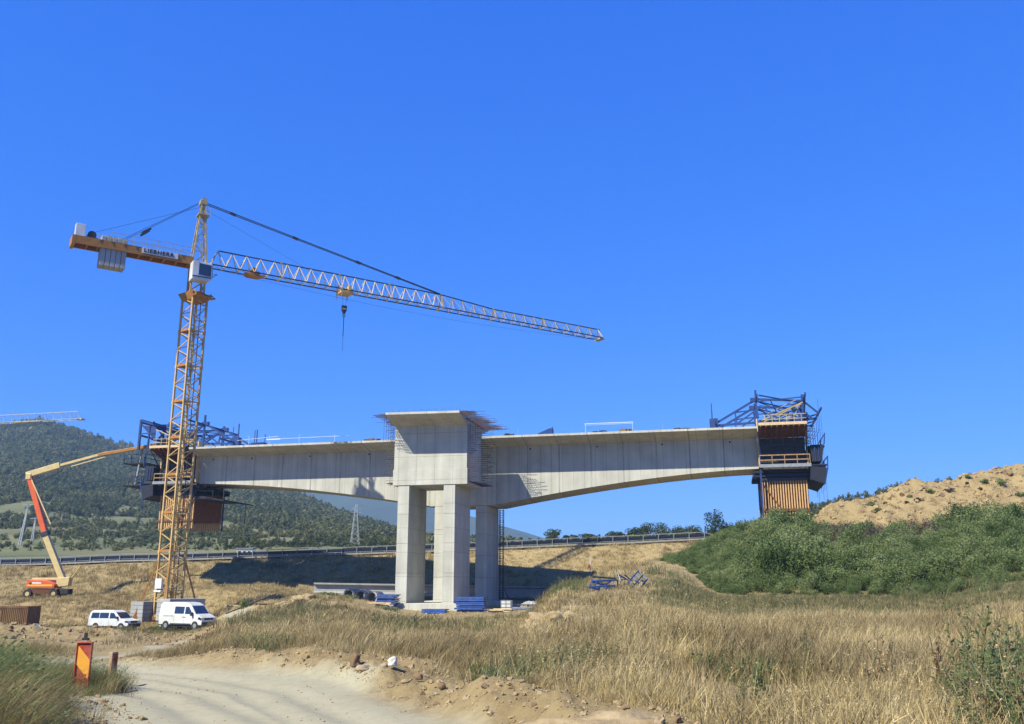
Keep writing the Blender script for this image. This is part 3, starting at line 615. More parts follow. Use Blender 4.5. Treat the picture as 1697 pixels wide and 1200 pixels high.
    cf.bar((X(L + 2.0), -1.8, 18.4), (X(L + 2.0), 7.4, 18.4), .08); cf.bar((X(L + 2.1), -1.8, 15.8), (X(L + 2.1), 7.4, 15.8), .08)
    part('nose_frame', cf, M_BLUE, o)
    hr = MB()
    for y in (-1.7, 1.8, 6.8):
        hr.bar((X(L + 1.55), y, 12.0), (X(L + 1.55), y, 22.4 if y < 0 else 21), .035); hr.bar((X(L + 1.75), y, 11.2), (X(L + 1.75), y, 20.6), .03)
        hr.bar((X(.05), y, 10.6), (X(.05), y, 14.2), .04); hr.bar((X(.2), y, 20), (X(.2), y, 14.2), .05)
    for y in (-1.2, 6.9): hr.bar((X(.15), y, 9.0), (X(.15), y, 14.2), .16)
    part('hanger_rods', hr, M_BLUE, o, kind='stuff')
    rg = rebar_field(X(.3), s, 19.2, 18.3, 15, 24, 11, 4.6, 5.2)
    part('rebar', rg, M_REBAR, o, kind='stuff')
    wk = rebar_field(X(L), s, 18.9, 18.2, 15.2, 12, 13, .4, 1.1)
    part('rebar', wk, M_REBAR, o, kind='stuff')
    # rear platform under the finished segment
    pl = MB(); zz = 12.9
    pl.bx(X(-2.6), X(.1), -.6, 7.2, zz - .12, zz); pl.bar((X(-2.6), -.6, zz + .9), (X(0), -.6, zz + 1.0), .05); pl.bar((X(-2.6), -.6, zz), (X(-2.6), -.6, zz + 1.0), .06)
    if left:
        pl.add([(X(-4.2), -.6, 12.6), (X(.2), -.6, 13.4), (X(.2), 7.2, 13.4), (X(-4.2), 7.2, 12.6), (X(-4.2), -.6, 12.45), (X(.2), -.6, 13.1), (X(.2), 7.2, 13.1), (X(-4.2), 7.2, 12.45)], [(0, 1, 2, 3), (4, 5, 6, 7), (0, 1, 5, 4), (1, 2, 6, 5), (2, 3, 7, 6), (3, 0, 4, 7)])
        pl.bar((X(-4.2), -.6, 12.5), (X(-4.2), -.6, 13.9), .12); pl.bar((X(-3.8), 6, 9.8), (X(-3.8), 6, 12.5), .06)
        part('rear_platform', pl, M_PLY, o)
        for z, w in ((17.75, 3.2), (14.8, 3.4)):
            part('platform', MB().bx(X(L + 1.9), X(L + 1.9 + w), -1.6, 7.4, z - .14, z), M_PLY, o)
            h = MB()
            for k in range(4): h.bar((X(L + 1.9 + w * k / 3), -1.6, z), (X(L + 1.9 + w * k / 3), -1.6, z + 1.1), .06)
            h.bar((X(L + 1.9), -1.6, z + 1.1), (X(L + 1.9 + w), -1.6, z + 1.1), .06); h.bar((X(L + 1.9), -1.6, z + .55), (X(L + 1.9 + w), -1.6, z + .55), .05)
            part('hand_rail', h, M_DKST, o)
        v_ = MB()
        for y in (-1.4, 4): v_.bar((X(L + 3.2), y, 14.8), (X(L + 2.6), y, 20), .2, .2)
        v_.bar((X(L + 3), -1.5, 15.1), (X(L + 3), 7, 15.1), .2); part('hanger_rod', v_, M_POST, o)
        t_ = MB()
        for y in (-2.6, 2.6):
            t_.bar((X(7.8), y, 19.4), (X(7.8), y, 23.3), .26); t_.bar((X(5.5), y, 22.6), (X(7.9), y, 23.3), .26); t_.bar((X(6.4), y, 19.5), (X(6.4), y, 22.6), .2); t_.bar((X(5.4), y, 20.6), (X(7.8), y, 22.9), .16); t_.bar((X(5.5), y, 21.5), (X(7.8), y, 21.5), .14)
        t_.bar((X(7.8), -2.6, 23.2), (X(7.8), 9, 23.2), .3, .5); t_.bar((X(6.4), -2.6, 22.6), (X(6.4), 9, 22.6), .3, .5)
        t_.add([(X(5.4), -2.6, 22.4), (X(7.4), -2.6, 22.6), (X(5.4), -2.6, 20.6)], [(0, 1, 2)])
        part('nose_gantry', t_, M_BLUE, o)
    return o
traveller(39.3, 1, 'form traveller with orange timber studs hanging off the right end of the girder', False)
traveller(-33.1, -1, 'form traveller behind the crane mast at the left end of the girder', True)

# things lying or standing on the finished deck
def on_deck(x, y, z=TOP): return ORR + Tn * x + Nn * y + Vector((0, 0, z))
wr = MB()
for x in (0, 5.6): wr.bar((x, 0, 0), (x, 0, 1.15), .035)
wr.bar((-.1, 0, 1.15), (5.7, 0, 1.15), .07); wr.bar((-.1, 0, .99), (5.7, 0, 1.0), .03)
solo('deck_railing', wr, M_WHITE, 'white two post railing on the right arm of the bridge deck', 'railing', on_deck(19.5, -2.6), BR)
wr2 = MB(); wr2.bar((0, 0, .75), (11.5, 0, .85), .04); wr2.bar((-4.2, 0, .75), (1.5, .3, 1.15), .04)
for x in (.4, 4.6, 9.5, -2.5): wr2.bar((x, 0, 0), (x, 0, 1.3 if x < 5 else 1.0), .03)
wr2.bar((0, 0, .72), (2, 0, .74), .14)
solo('deck_railing', wr2, M_WHITE, 'low pale railing on the left arm of the bridge deck', 'railing', on_deck(-22.2, -2.6), BR)
db = MB().prism([(0, 0), (1.8, 0), (1.8, .7), (1.5, .72), (.1, .15)], -.5, .5); db.bar((1.75, 0, 0), (1.75, 0, .95), .12)
solo('tilted_crate', db, M_BLUE, 'dark blue wedge shaped crate lying on the right bridge arm', 'crate', on_deck(13.7, -2.5), BR)
def deck_heap(x, w, h, label, m=M_DKST, seed=0):
    r_ = random.Random(seed); mb = MB()
    for k in range(7): mb.box((r_.uniform(0, w), r_.uniform(-.3, .3), h * .3 * r_.random() + .08), (r_.uniform(.3, .9), .4, h * r_.uniform(.25, .7)), r_.uniform(-.5, .5))
    solo('scrap_heap', mb, m, label, 'scrap', on_deck(x, -2.4), BR)
deck_heap(20.3, 1.6, .4, 'low dark scrap heap under the white deck railing', seed=1)
deck_heap(23.6, 1.2, .55, 'bent steel scrap at the right foot of the white deck railing', M_RUST, 2)
deck_heap(9.6, 1.0, .4, 'grey scrap on the deck just right of the rebar bristles', seed=3)
deck_heap(-8.5, 1.6, .45, 'brown scrap on the deck just left of the pier head', M_RUST, 4)
deck_heap(30.2, 1.9, .3, 'flat dark bundle on the deck left of the right form traveller', seed=5)
pm_ = MB().bx(-.9, .9, -.5, .5, 0, .5); pm_.bar((-.7, 0, .4), (-.7, 0, 2.2), .08); pm_.bar((.8, 0, .4), (.8, 0, 1.6), .08)
solo('post_base', pm_, M_BLUE, 'blue steel base with two upright bars on the left bridge arm', 'steel frame', on_deck(-23.8, -1.5), BR)
for i, (x, h, lb_) in enumerate(((-28.0, 2.9, 'taller thin steel pole left of the blue steel base'), (-29.6, 2.4, 'shorter thin steel pole nearest the left form traveller'), (28.5, 1.1, 'thin pale stick standing on the deck right of the white railing'), (10.8, 1.2, 'thin pale stick standing on the deck left of the wedge crate'))):
    solo('deck_pole', MB().bar((0, 0, 0), (.05, 0, h), .07 if h > 2 else .04), M_BLUE if h > 2 else M_POST, lb_, 'pole', on_deck(x, -1.0), BR)

# ------------------------------------------------------------------ tower crane
CX0, CY0 = -36.66, 100.0
CG = gz(CX0, CY0); MB0 = -1.55
crane = thing('tower_crane', 'tall yellow lattice tower crane with its jib over the bridge', 'tower crane', (CX0, CY0, 0))
MR = Matrix.Rotation(R(-34), 4, 'Z'); JR = Matrix.Rotation(R(33.5), 4, 'Z')
h_ = .95; SEC = 4.1; ZT = 33.9
def mast_mesh(H, n, name):
    mb = MB(MR)
    for sx in (-1, 1):
        for sy in (-1, 1): mb.box((sx * h_, sy * h_, H / 2), (.2, .2, H))
    st_ = H / n
    for fx, fy in ((0, -1), (1, 0), (0, 1), (-1, 0)):
        for k in range(n):
            a = -h_ if k % 2 == 0 else h_; b = -a
            P = lambda t, z: (t if fx == 0 else fx * h_, fy * h_ if fx == 0 else t, z)
            mb.bar(P(a, k * st_ + .08), P(b, (k + 1) * st_ - .08), .09)
        mb.bar(P(-h_, .05), P(h_, .05), .12)
    return mb.mesh(name, M_YEL)
sec_me = mast_mesh(SEC, 4, 'mast_section')
zs = [ZT - SEC * (k + 1) for k in range(8)]
for z in zs: part('mast_section', sec_me, None, crane).location = (0, 0, z)
low = zs[-1]
part('mast_section', mast_mesh(low - MB0, 3, 'mast_section'), None, crane).location = (0, 0, MB0)
plm = MB(MR); plm.bx(-.95, .95, -.95, .15, -.06, 0); plm.bx(-1.0, 1.0, -1.04, -.98, -.16, .1)
plm = plm.mesh('platform', M_ORA)
for z in zs: part('platform', plm, None, crane).location = (0, 0, z + .12)
lad = MB(MR)
for z0 in zs + [MB0]:
    for x in (-.15, .25): lad.bar((x, .35, z0 + .2), (x + .0, -.1, z0 + 4.1 if z0 > MB0 else low), .05)
    for k in range(12): lad.bar((-.15, .35 - .0375 * k, z0 + .4 + k * .31), (.25, .35 - .0375 * k, z0 + .4 + k * .31), .03)
part('ladder', lad, M_GALV, crane)
cb = MB(MR); cb.bar((.75, .3, MB0), (.75, .3, ZT), .07); part('power_cable', cb, M_DKST, crane)
# splice plates between the sections
spm = MB(MR)
for z in zs:
    for sx in (-1, 1):
        for sy in (-1, 1): spm.box((sx * h_, sy * h_, z), (.27, .27, .34))
part('splice_plates', spm, M_YEL, crane, kind='stuff')
# base: cross beams, knee struts, ballast
bs = MB(MR)
for a in (45, 135): 
    c_, s_ = math.cos(R(a)), math.sin(R(a)); bs.bar((-3.4 * c_, -3.4 * s_, MB0 - .1), (3.4 * c_, 3.4 * s_, MB0 - .1), .35, .45)
part('base_cross', bs, M_ORA, crane)
for a in (45, 135, 225, 315):
    c_, s_ = math.cos(R(a)), math.sin(R(a)); part('knee_strut', MB(MR).bar((1.35 * c_, 1.35 * s_, 4.3), (3.3 * c_, 3.3 * s_, MB0), .17), M_ORA, crane)
for k in range(5): part('ballast_block', MB(MR).bx(-3.3, -1.15, -2.2, 2.2, MB0 - .5 + k * .42, MB0 - .5 + k * .42 + .40), M_BLOCK, crane, bevel=.03)
for k in range(5): part('ballast_block', MB(MR).bx(1.15, 3.3, -2.2, 2.2, MB0 - .3 + k * .44, MB0 - .3 + k * .44 + .42), M_BLOCK, crane, bevel=.03)
part('electric_box', MB(MR).bx(-.75, .35, -1.32, -1.06, 1.35, 2.4).bx(-.8, .4, -1.38, -1.04, 1.0, 1.2), M_WHITE, crane, bevel=.02)
# slewing unit
su = MB(JR); su.tube((0, 0, 34.0), (0, 0, 34.5), 1.15, 20); part('slewing_ring', su, M_ORA, crane)
sp_ = MB(MR); sp_.add([(-1.0, -1.0, 33.5), (1.0, -1.0, 33.5), (1.0, 1.0, 33.5), (-1.0, 1.0, 33.5), (-1.35, -1.35, 34.3), (1.35, -1.35, 34.3), (1.35, 1.35, 34.3), (-1.35, 1.35, 34.3)], [(0, 1, 2, 3), (4, 5, 6, 7), (0, 1, 5, 4), (1, 2, 6, 5), (2, 3, 7, 6), (3, 0, 4, 7)])
sp_.bx(1.35, 2.0, -1.3, 1.3, 33.75, 33.85); sp_.bar((2.0, -1.3, 33.8), (1.2, -1.1, 34.5), .08); sp_.bar((2.0, 1.3, 33.8), (1.2, 1.1, 34.5), .08)
part('slewing_platform', sp_, M_ORA, crane)
tt = MB(JR)
for sx in (-.75, .75):
    for sy in (-.75, .75): tt.bar((sx, sy, 34.5), (sx, sy, 38.0), .2)
tt.bar((-.75, -.75, 34.6), (.75, -.75, 35.9), .14); tt.bar((.75, -.75, 34.6), (.75, .75, 35.9), .14); tt.bar((-.75, .75, 34.6), (-.75, -.75, 35.9), .14)
tt.bx(-.85, .85, -.85, .85, 37.3, 37.55)
part('turntable', tt, M_YEL, crane)
# cab on the right-hand side of the jib foot
cbm = MB(JR)
cbm.prism([(-1.05, 35.55), (.85, 35.55), (1.25, 35.9), (1.15, 37.75), (-1.05, 37.75)], -2.05, -.75)
cab = part('cab', cbm, M_WHITE, crane, bevel=.06)
part('window', MB(JR).prism([(-.3, 36.2), (1.05, 36.1), (1.05, 37.5), (-.3, 37.55)], -2.07, -2.052), M_GLASS, cab)
part('window', MB(JR).add([(1.29, -1.95, 36.2), (1.29, -.85, 36.2), (1.20, -.85, 37.8), (1.20, -1.95, 37.8), (1.262, -1.95, 36.2), (1.262, -.85, 36.2), (1.18, -.85, 37.8), (1.18, -1.95, 37.8)], [(0, 1, 2, 3), (4, 5, 6, 7), (0, 1, 5, 4), (1, 2, 6, 5), (2, 3, 7, 6), (3, 0, 4, 7)]), M_GLASS, cab)
part('wiper_bar', MB(JR).bar((1.3, -1.5, 36.2), (1.9, -1.6, 36.7), .05).bar((1.3, -1.5, 36.6), (1.9, -1.6, 36.7), .05), M_DKST, cab)
part('door', MB(JR).bx(-.95, -.35, -2.075, -2.055, 35.85, 37.8), M_WHITE, cab)
part('cab_sill', MB(JR).bx(-1.0, 1.1, -2.09, -2.055, 35.9, 36.02), M_DKST, cab)
# tower head
th = MB(JR); zt = 45.6
for sx, sy in ((-.8, -.7), (-.8, .7), (.8, -.7), (.8, .7)): th.bar((sx, sy, 37.9), (sx * .22, sy * .45, zt), .17)
for k in range(5):
    f0 = k / 5; f1 = (k + 1) / 5; z0 = 37.9 + (zt - 37.9) * f0; z1 = 37.9 + (zt - 37.9) * f1
    wx = lambda f: .8 * (1 - .78 * f); wy = lambda f: .7 * (1 - .55 * f); q = 1 if k % 2 else -1
    th.bar((q * wx(f0), -wy(f0), z0), (-q * wx(f1), -wy(f1), z1), .08); th.bar((q * wx(f0), wy(f0), z0), (-q * wx(f1), wy(f1), z1), .08)
    th.bar((wx(f0), q * wy(f0), z0), (wx(f1), -q * wy(f1), z1), .08); th.bar((-wx(f0), q * wy(f0), z0), (-wx(f1), -q * wy(f1), z1), .08)
    th.bar((-wx(f1), -wy(f1), z1), (wx(f1), -wy(f1), z1), .08)
th.bx(-.4, .4, -.45, .45, zt - .1, zt + .35); th.bx(-.55, .75, -.7, .7, zt - 1.5, zt - 1.42); th.bar((.75, -.7, zt - 1.5), (.75, -.7, zt - .6), .04); th.bar((.75, .7, zt - 1.5), (.75, .7, zt - .6), .04); th.bar((.75, -.7, zt - .6), (.75, .7, zt - .6), .04)
th.tube((.05, -.3, zt + .5), (.05, .3, zt + .5), .3, 12)
part('tower_head', th, M_GALV, crane)
part('access_ladder', (lambda b: [b.bar((x, 0, 38), (x * .6 - .05, 0, zt - .2), .05) for x in (.15, .55)] and b)(MB(JR)), M_GALV, crane)
# jib, a triangular truss in lengths
ZJ = 38.15; JL = 60.0; BW = .75
def jh(x): return 2.05 if x < 32.3 else 2.05 - .65 * min(1, (x - 32.3) / 6) if x < 40 else 1.4
JOIN = [1.3, 9.9, 17.6, 24.6, 32.3, 40.8, 49.4, JL]
for i, (a, b) in enumerate(zip(JOIN, JOIN[1:])):
    ch = MB(JR); n_ = 5; st_ = (b - a) / n_
    for sy in (-1, 1): ch.bar((a, sy * BW, ZJ), (b - .02, sy * BW, ZJ), .12)
    t0 = a + (1.0 if i == 0 else 0)
    ch.bar((t0, 0, ZJ + jh(a)), (b - .02, 0, ZJ + jh(b - .01)), .12)
    sec = part('jib_section', ch, M_DKST, crane)
    lc = MB(JR)
    for k in range(n_):
        x0 = a + k * st_; x1 = x0 + st_; xm = (x0 + x1) / 2
        for sy in (-1, 1):
            if b <= 32.4: lc.bar((x0, sy * BW, ZJ), (xm, 0, ZJ + jh(xm)), 0.07); lc.bar((xm, 0, ZJ + jh(xm)), (x1, sy * BW, ZJ), 0.07)
            else: lc.bar((x0, sy * BW, ZJ), (x0, 0, ZJ + jh(x0)), 0.07); lc.bar((x0, 0, ZJ + jh(x0)), (x1, sy * BW, ZJ), .055)
        lc.bar((x0, -BW, ZJ), (x0, BW, ZJ), .08); lc.bar((x0, -BW, ZJ), (x1, BW, ZJ), .05)
    if i:
        for sy in (-1, 1): lc.bar((a + .12, sy * BW, ZJ), (a + .12, 0, ZJ + jh(a)), 0.07)
        lc.box((a, -BW, ZJ), (.36, .22, .24)); lc.box((a, BW, ZJ), (.36, .22, .24)); lc.box((a, 0, ZJ + jh(a)), (.3, .2, .22))
    if i == 6:
        lc.bar((b, -BW, ZJ), (b - .4, 0, ZJ + jh(b)), .12); lc.bar((b, BW, ZJ), (b - .4, 0, ZJ + jh(b)), .12); lc.bx(b - .5, b + .3, -BW, BW, ZJ - .25, ZJ - .1)
    part('lattice', lc, M_GALV, sec)
part('jib_foot', MB(JR).bar((.6, -.7, 37.7), (1.4, -BW, ZJ), .2).bar((.6, .7, 37.7), (1.4, BW, ZJ), .2), M_ORA, crane)
part('rope_winch', MB(JR).bx(6.0, 7.2, -.5, .5, ZJ - .1, ZJ + .25).tube((6.5, -.4, ZJ + .45), (6.5, .4, ZJ + .45), .3, 12).prism([(5.4, ZJ - .12), (7.9, ZJ - .12), (7.2, ZJ - .42), (5.9, ZJ - .42)], -.6, .6), M_ORA, crane)
for sy in (-.22, .22):
    part('pendant_bar', MB(JR).bar((.4, sy, zt + .15), (32.1, sy * .6, ZJ + 2.1), .085), M_DKST, crane)
cl_ = MB(JR)
for f in (.1, .35, .62, .8): p_ = Vector((.4, 0, zt + .15)).lerp(Vector((32.1, 0, ZJ + 2.1)), f); cl_.box(p_, (.7, .5, .16), 0, 0, R(14))
part('pendant_joint', cl_, M_DKST, crane)
# counter-jib
CJ = 13.2; ZC = 38.0
cj = MB(JR)
for sy in (-.85, .85): cj.bx(-CJ, -.8, sy - .09, sy + .09, ZC - .35, ZC + .55)
cj.bx(-CJ, -10.7, -.85, .85, ZC + .42, ZC + .48).bx(-7.85, -.8, -.85, .85, ZC + .42, ZC + .48); cj.bx(-CJ - .35, -CJ, -.95, .95, ZC - .5, ZC + .55)
for k in (0, 1, 2, 3, 4, 7.2, 8): cj.bx(-1.2 - k * 1.35, -1.05 - k * 1.35, -.76, .76, ZC - .3, ZC + .4)
part('counter_jib', cj, M_ORA, crane)
rl = MB(JR)
for sy in (-1.0, 1.0):
    for z in (.55, 1.1): rl.bar((-CJ + 3, sy, ZC + .5 + z), (-1, sy, ZC + .5 + z), .045)
    for k in range(9): rl.bar((-1 - k * 1.25, sy, ZC + .45), (-1 - k * 1.25, sy, ZC + 1.6), .045)
part('railing', rl, M_GALV, crane)
for k in range(5):
    x = -10.6 + k * .54
    part('counterweight', MB(JR).bx(x, x + .5, -.72, .72, ZC - 2.3, ZC + 1.1).bx(x, x + .5, -.5, .5, ZC + 1.1, ZC + 1.25), M_BLOCK, crane, bevel=.05)
part('winch_cabinet', MB(JR).bx(-CJ - .1, -CJ + .9, -.7, .1, ZC + .55, ZC + 2.0), M_WHITE, crane, bevel=.03)
part('hoist_winch', MB(JR).tube((-CJ + 1.6, -.6, ZC + 1.0), (-CJ + 1.6, .6, ZC + 1.0), .45, 14).bx(-CJ + 1.0, -CJ + 2.2, -.7, .7, ZC + .5, ZC + .7), M_DKST, crane)
bd = part('sign_board', MB(JR).bx(-6.4, -2.5, -1.02, -.955, ZC - .12, ZC + .52), M_WHITE, crane)
fc = bpy.data.curves.new('lettering', 'FONT'); fc.body = 'LIEBHERR'; fc.size = .66; fc.align_x = 'CENTER'; fc.align_y = 'CENTER'; fc.extrude = .012; fc.offset = .018; fc.space_character = 1.2
M_INK = mat('black lettering', (.02, .02, .02), (.015, .015, .015), 3, .6); fc.materials.append(M_INK)
fo = bpy.data.objects.new('lettering', fc); COL.objects.link(fo); bpy.context.view_layer.update(); fm = bpy.data.meshes.new_from_object(fo.evaluated_get(bpy.context.evaluated_depsgraph_get())); bpy.data.objects.remove(fo)
if not fm.materials: fm.materials.append(M_INK)
ft = link('lettering', fm, bd); ft.matrix_local = JR @ Matrix.Translation((-4.6, -1.045, ZC + .2)) @ Matrix.Rotation(R(90), 4, 'X')
for sy in (-.5, .5):
    part('tie_bar', MB(JR).bar((-.35, sy * .6, zt + .1), (-9.2, sy, ZC + .6), .045), M_DKST, crane)
part('tie_joint', MB(JR).bar((-5.6, -.4, zt - 4.45), (-6.5, -.4, zt - 5.25), .22).bar((-5.6, .4, zt - 4.45), (-6.5, .4, zt - 5.25), .22), M_DKST, crane)
part('hoist_rope', MB(JR).bar((-.2, 0, zt - .4), (-CJ + 1.6, 0, ZC + 1.4), .03).bar((.3, 0, zt - .6), (18, .1, ZJ + .2), .018), M_DKST, crane)
# trolley, ropes, hook block
TX = 18.4
tr_ = MB(JR); tr_.bx(TX - .8, TX + .8, -.9, .9, ZJ - .45, ZJ - .2); tr_.bx(TX - .6, TX + .5, -.5, .5, ZJ - .2, ZJ + .15); tr_.bx(TX + .1, TX + .4, -1.0, 1.0, ZJ - .1, ZJ + .5)
for sx in (-.75, .75):
    for sy in (-.9, .9): tr_.bar((TX + sx, sy, ZJ - .4), (TX + sx, sy, ZJ - 1.0), .06)
part('trolley', tr_, M_YEL, crane)
ropes = MB(JR)
for sx in (-.3, .3): ropes.bar((TX + sx, 0, ZJ - .3), (TX + sx * .6, 0, ZJ - 2.0), .025)
sag = [(1.4 + (JL - 1.4) * k / 14, 0, ZJ - .25 - 1.0 * math.sin(math.pi * k / 14)) for k in range(15)]
for p, q in zip(sag, sag[1:]): ropes.bar(p, q, .02)
part('trolley_rope', ropes, M_DKST, crane)
hb = MB(JR); hb.prism([(TX - .32, ZJ - 1.95), (TX + .32, ZJ - 1.95), (TX + .3, ZJ - 2.6), (TX + .1, ZJ - 3.0), (TX - .1, ZJ - 3.0), (TX - .3, ZJ - 2.6)], -.16, .16)
hk = part('hook_block', hb, M_DKST, crane)
part('stripe', MB(JR).bx(TX - .25, TX + .25, -.18, -.165, ZJ - 2.5, ZJ - 2.3), M_YEL, hk)
part('hook', MB(JR).ring((TX, 0, ZJ - 3.25), (0, 1, 0), .2, .12, .08, 12), M_DKST, hk)
part('chain_sling', MB(JR).bar((TX, 0, ZJ - 3.4), (TX, 0, ZJ - 6.0), 0.07).bar((TX, 0, ZJ - 6.0), (TX, 0, ZJ - 7.9), .03), M_DKST, crane)

# second crane: its pale jib reaches in from beyond the left of the view
jt = at(135, 691, 190); jr_ = at(-260, 713, 205); c2 = thing('distant_tower_crane', 'pale distant crane jib reaching in over the wooded hill', 'tower crane', (jr_.x, jr_.y, 0))
jv = Vector((jt.x - jr_.x, jt.y - jr_.y, 0)); jl = jv.length; J2 = Matrix.Rotation(math.atan2(jv.y, jv.x), 4, 'Z'); zj2 = (jt.z + jr_.z) / 2 - .3
NS = 6
for i in range(NS):
    a = jl * i / NS; b = jl * (i + 1) / NS; c = MB(J2); n_ = 5
    for sy in (-.7, .7): c.bar((a, sy, zj2), (b, sy, zj2), .10)
    e_ = -1.0 if i == NS - 1 else 0
    c.bar((a, 0, zj2 + 1.7), (b + e_, 0, zj2 + 1.7), .13)
    for k in range(n_):
        x0 = a + (b - a) * k / n_; x1 = a + (b - a) * (k + 1) / n_
        for sy in (-.7, .7): c.bar((x0, sy, zj2), ((x0 + x1) / 2, 0, zj2 + 1.7), .055); c.bar(((x0 + x1) / 2, 0, zj2 + 1.7), (x1, sy, zj2), .055)
        c.bar((x0, -.7, zj2), (x0, .7, zj2), .08)
    part('jib_section', c, M_PYL, c2)
part('walkway', MB(J2).bx(jl - 17, jl - 10, -.4, .4, zj2 - .1, zj2).bx(jl - .8, jl + .5, -.6, .6, zj2 - .2, zj2 + .1), M_CREAM, c2)
ms = MB()
for sx in (-.9, .9):
    for sy in (-.9, .9): ms.box((sx, sy, zj2 / 2 + .5), (.2, .2, zj2 + 5))
for k in range(24):
    z = -2 + k * (zj2 + 2) / 24; z1 = z + (zj2 + 2) / 24; q = 1 if k % 2 else -1
    ms.bar((-.9 * q, -.9, z), (.9 * q, -.9, z1), .1); ms.bar((.9, -.9 * q, z), (.9, .9 * q, z1), .1); ms.bar((-.9, -.9 * q, z), (-.9, .9 * q, z1), .1)
part('mast', ms, M_GALV, c2)
part('counter_jib', MB(J2).bx(-13, 0, -.8, .8, zj2 - .1, zj2 + .4).bx(-13, -10, -1.2, 1.2, zj2 - 2, zj2 + .8), M_GALV, c2)
hd2 = MB(J2); hd2.bar((-.6, 0, zj2), (0, 0, zj2 + 8), .2).bar((.6, 0, zj2), (0, 0, zj2 + 8), .2).bar((0, 0, zj2 + 8), (jl * .55, 0, zj2 + 1.7), .08).bar((0, 0, zj2 + 8), (-11, 0, zj2 + .5), .08)
part('tower_head', hd2, M_GALV, c2)

# ------------------------------------------------------------------ vehicles
def wheel(parent, c, r, w, rim_m, axis=(0, 1, 0), rr=.6):
    c = Vector(c); ax = Vector(axis)
    t = part('wheel', MB().ring(c, ax, r, r * rr, w, 22), M_TYRE, parent, smooth=False)
    d = MB().tube(c - ax * w * .42, c + ax * w * .42, r * rr, 16)
    for k in range(5):
        a = k * 2 * math.pi / 5; d.tube(c - ax * w * .46 + Vector((math.cos(a), 0, math.sin(a))) * r * .28, c - ax * w * .4 + Vector((math.cos(a), 0, math.sin(a))) * r * .28, r * .08, 6)
    part('rim', d, rim_m, t); return t
def van(name, label, loc, rz, L, Wd, H, prof, belt, wins, shield, wheels, wr, extra):
    o = thing(name, label, 'van', loc, rz); hw = Wd / 2
    def hy(z): return hw if z <= belt else hw - (z - belt) * .13
    n_ = len(prof); vs = [(x, -hy(z), z) for x, z in prof] + [(x, hy(z), z) for x, z in prof]
    mb = MB()
    top = [i for i in range(n_) if prof[i][1] >= belt - 1e-6]; bot = [i for i in range(n_) if prof[i][1] <= belt + 1e-6]
    fs = [(i, (i + 1) % n_, (i + 1) % n_ + n_, i + n_) for i in range(n_)]
    fs += [tuple(top), tuple(j + n_ for j in top[::-1]), tuple(bot), tuple(j + n_ for j in bot[::-1])]
    mb.add(vs, fs); body = part('body', mb, M_WHITE, o, bevel=.05)
    for poly in wins:
        for sg in (-1, 1):
            w = MB(); n2 = len(poly)
            w.add([(x, sg * (hy(z) + .006), z) for x, z in poly] + [(x, sg * (hy(z) - .01), z) for x, z in poly], [tuple(range(n2)), tuple(range(2 * n2 - 1, n2 - 1, -1))] + [(i, (i + 1) % n2, (i + 1) % n2 + n2, i + n2) for i in range(n2)])
            part('window', w, M_GLASS, o)
    (x0, z0), (x1, z1) = shield; nrm = Vector((z1 - z0, 0, -(x1 - x0))); nrm = nrm.normalized() * .008; nrm = nrm if nrm.x > 0 else -nrm
    def sh(f, z_): return Vector((x0 + (x1 - x0) * f, 0, z0 + (z1 - z0) * f))
    A, B = sh(.06, 0), sh(.92, 0); ya, yb = hy(A.z) - .14, hy(B.z) - .12
    w = MB(); q = [A + Vector((0, -ya, 0)), A + Vector((0, ya, 0)), B + Vector((0, yb, 0)), B + Vector((0, -yb, 0))]
    w.add([p + nrm for p in q] + [p - nrm for p in q], [(0, 1, 2, 3), (7, 6, 5, 4), (0, 4, 5, 1), (1, 5, 6, 2), (2, 6, 7, 3), (3, 7, 4, 0)]); part('windscreen', w, M_GLASS, o)
    for x in wheels:
        for sg in (-1, 1):
            part('wheel_arch', MB().tube((x, sg * (hw - .06), wr), (x, sg * (hw + .012), wr), wr * 1.18, 20), M_TYRE, o)
            wheel(o, (x, sg * (hw - .06), wr), wr, .2, M_POST)
    extra(o, hw, hy); return o
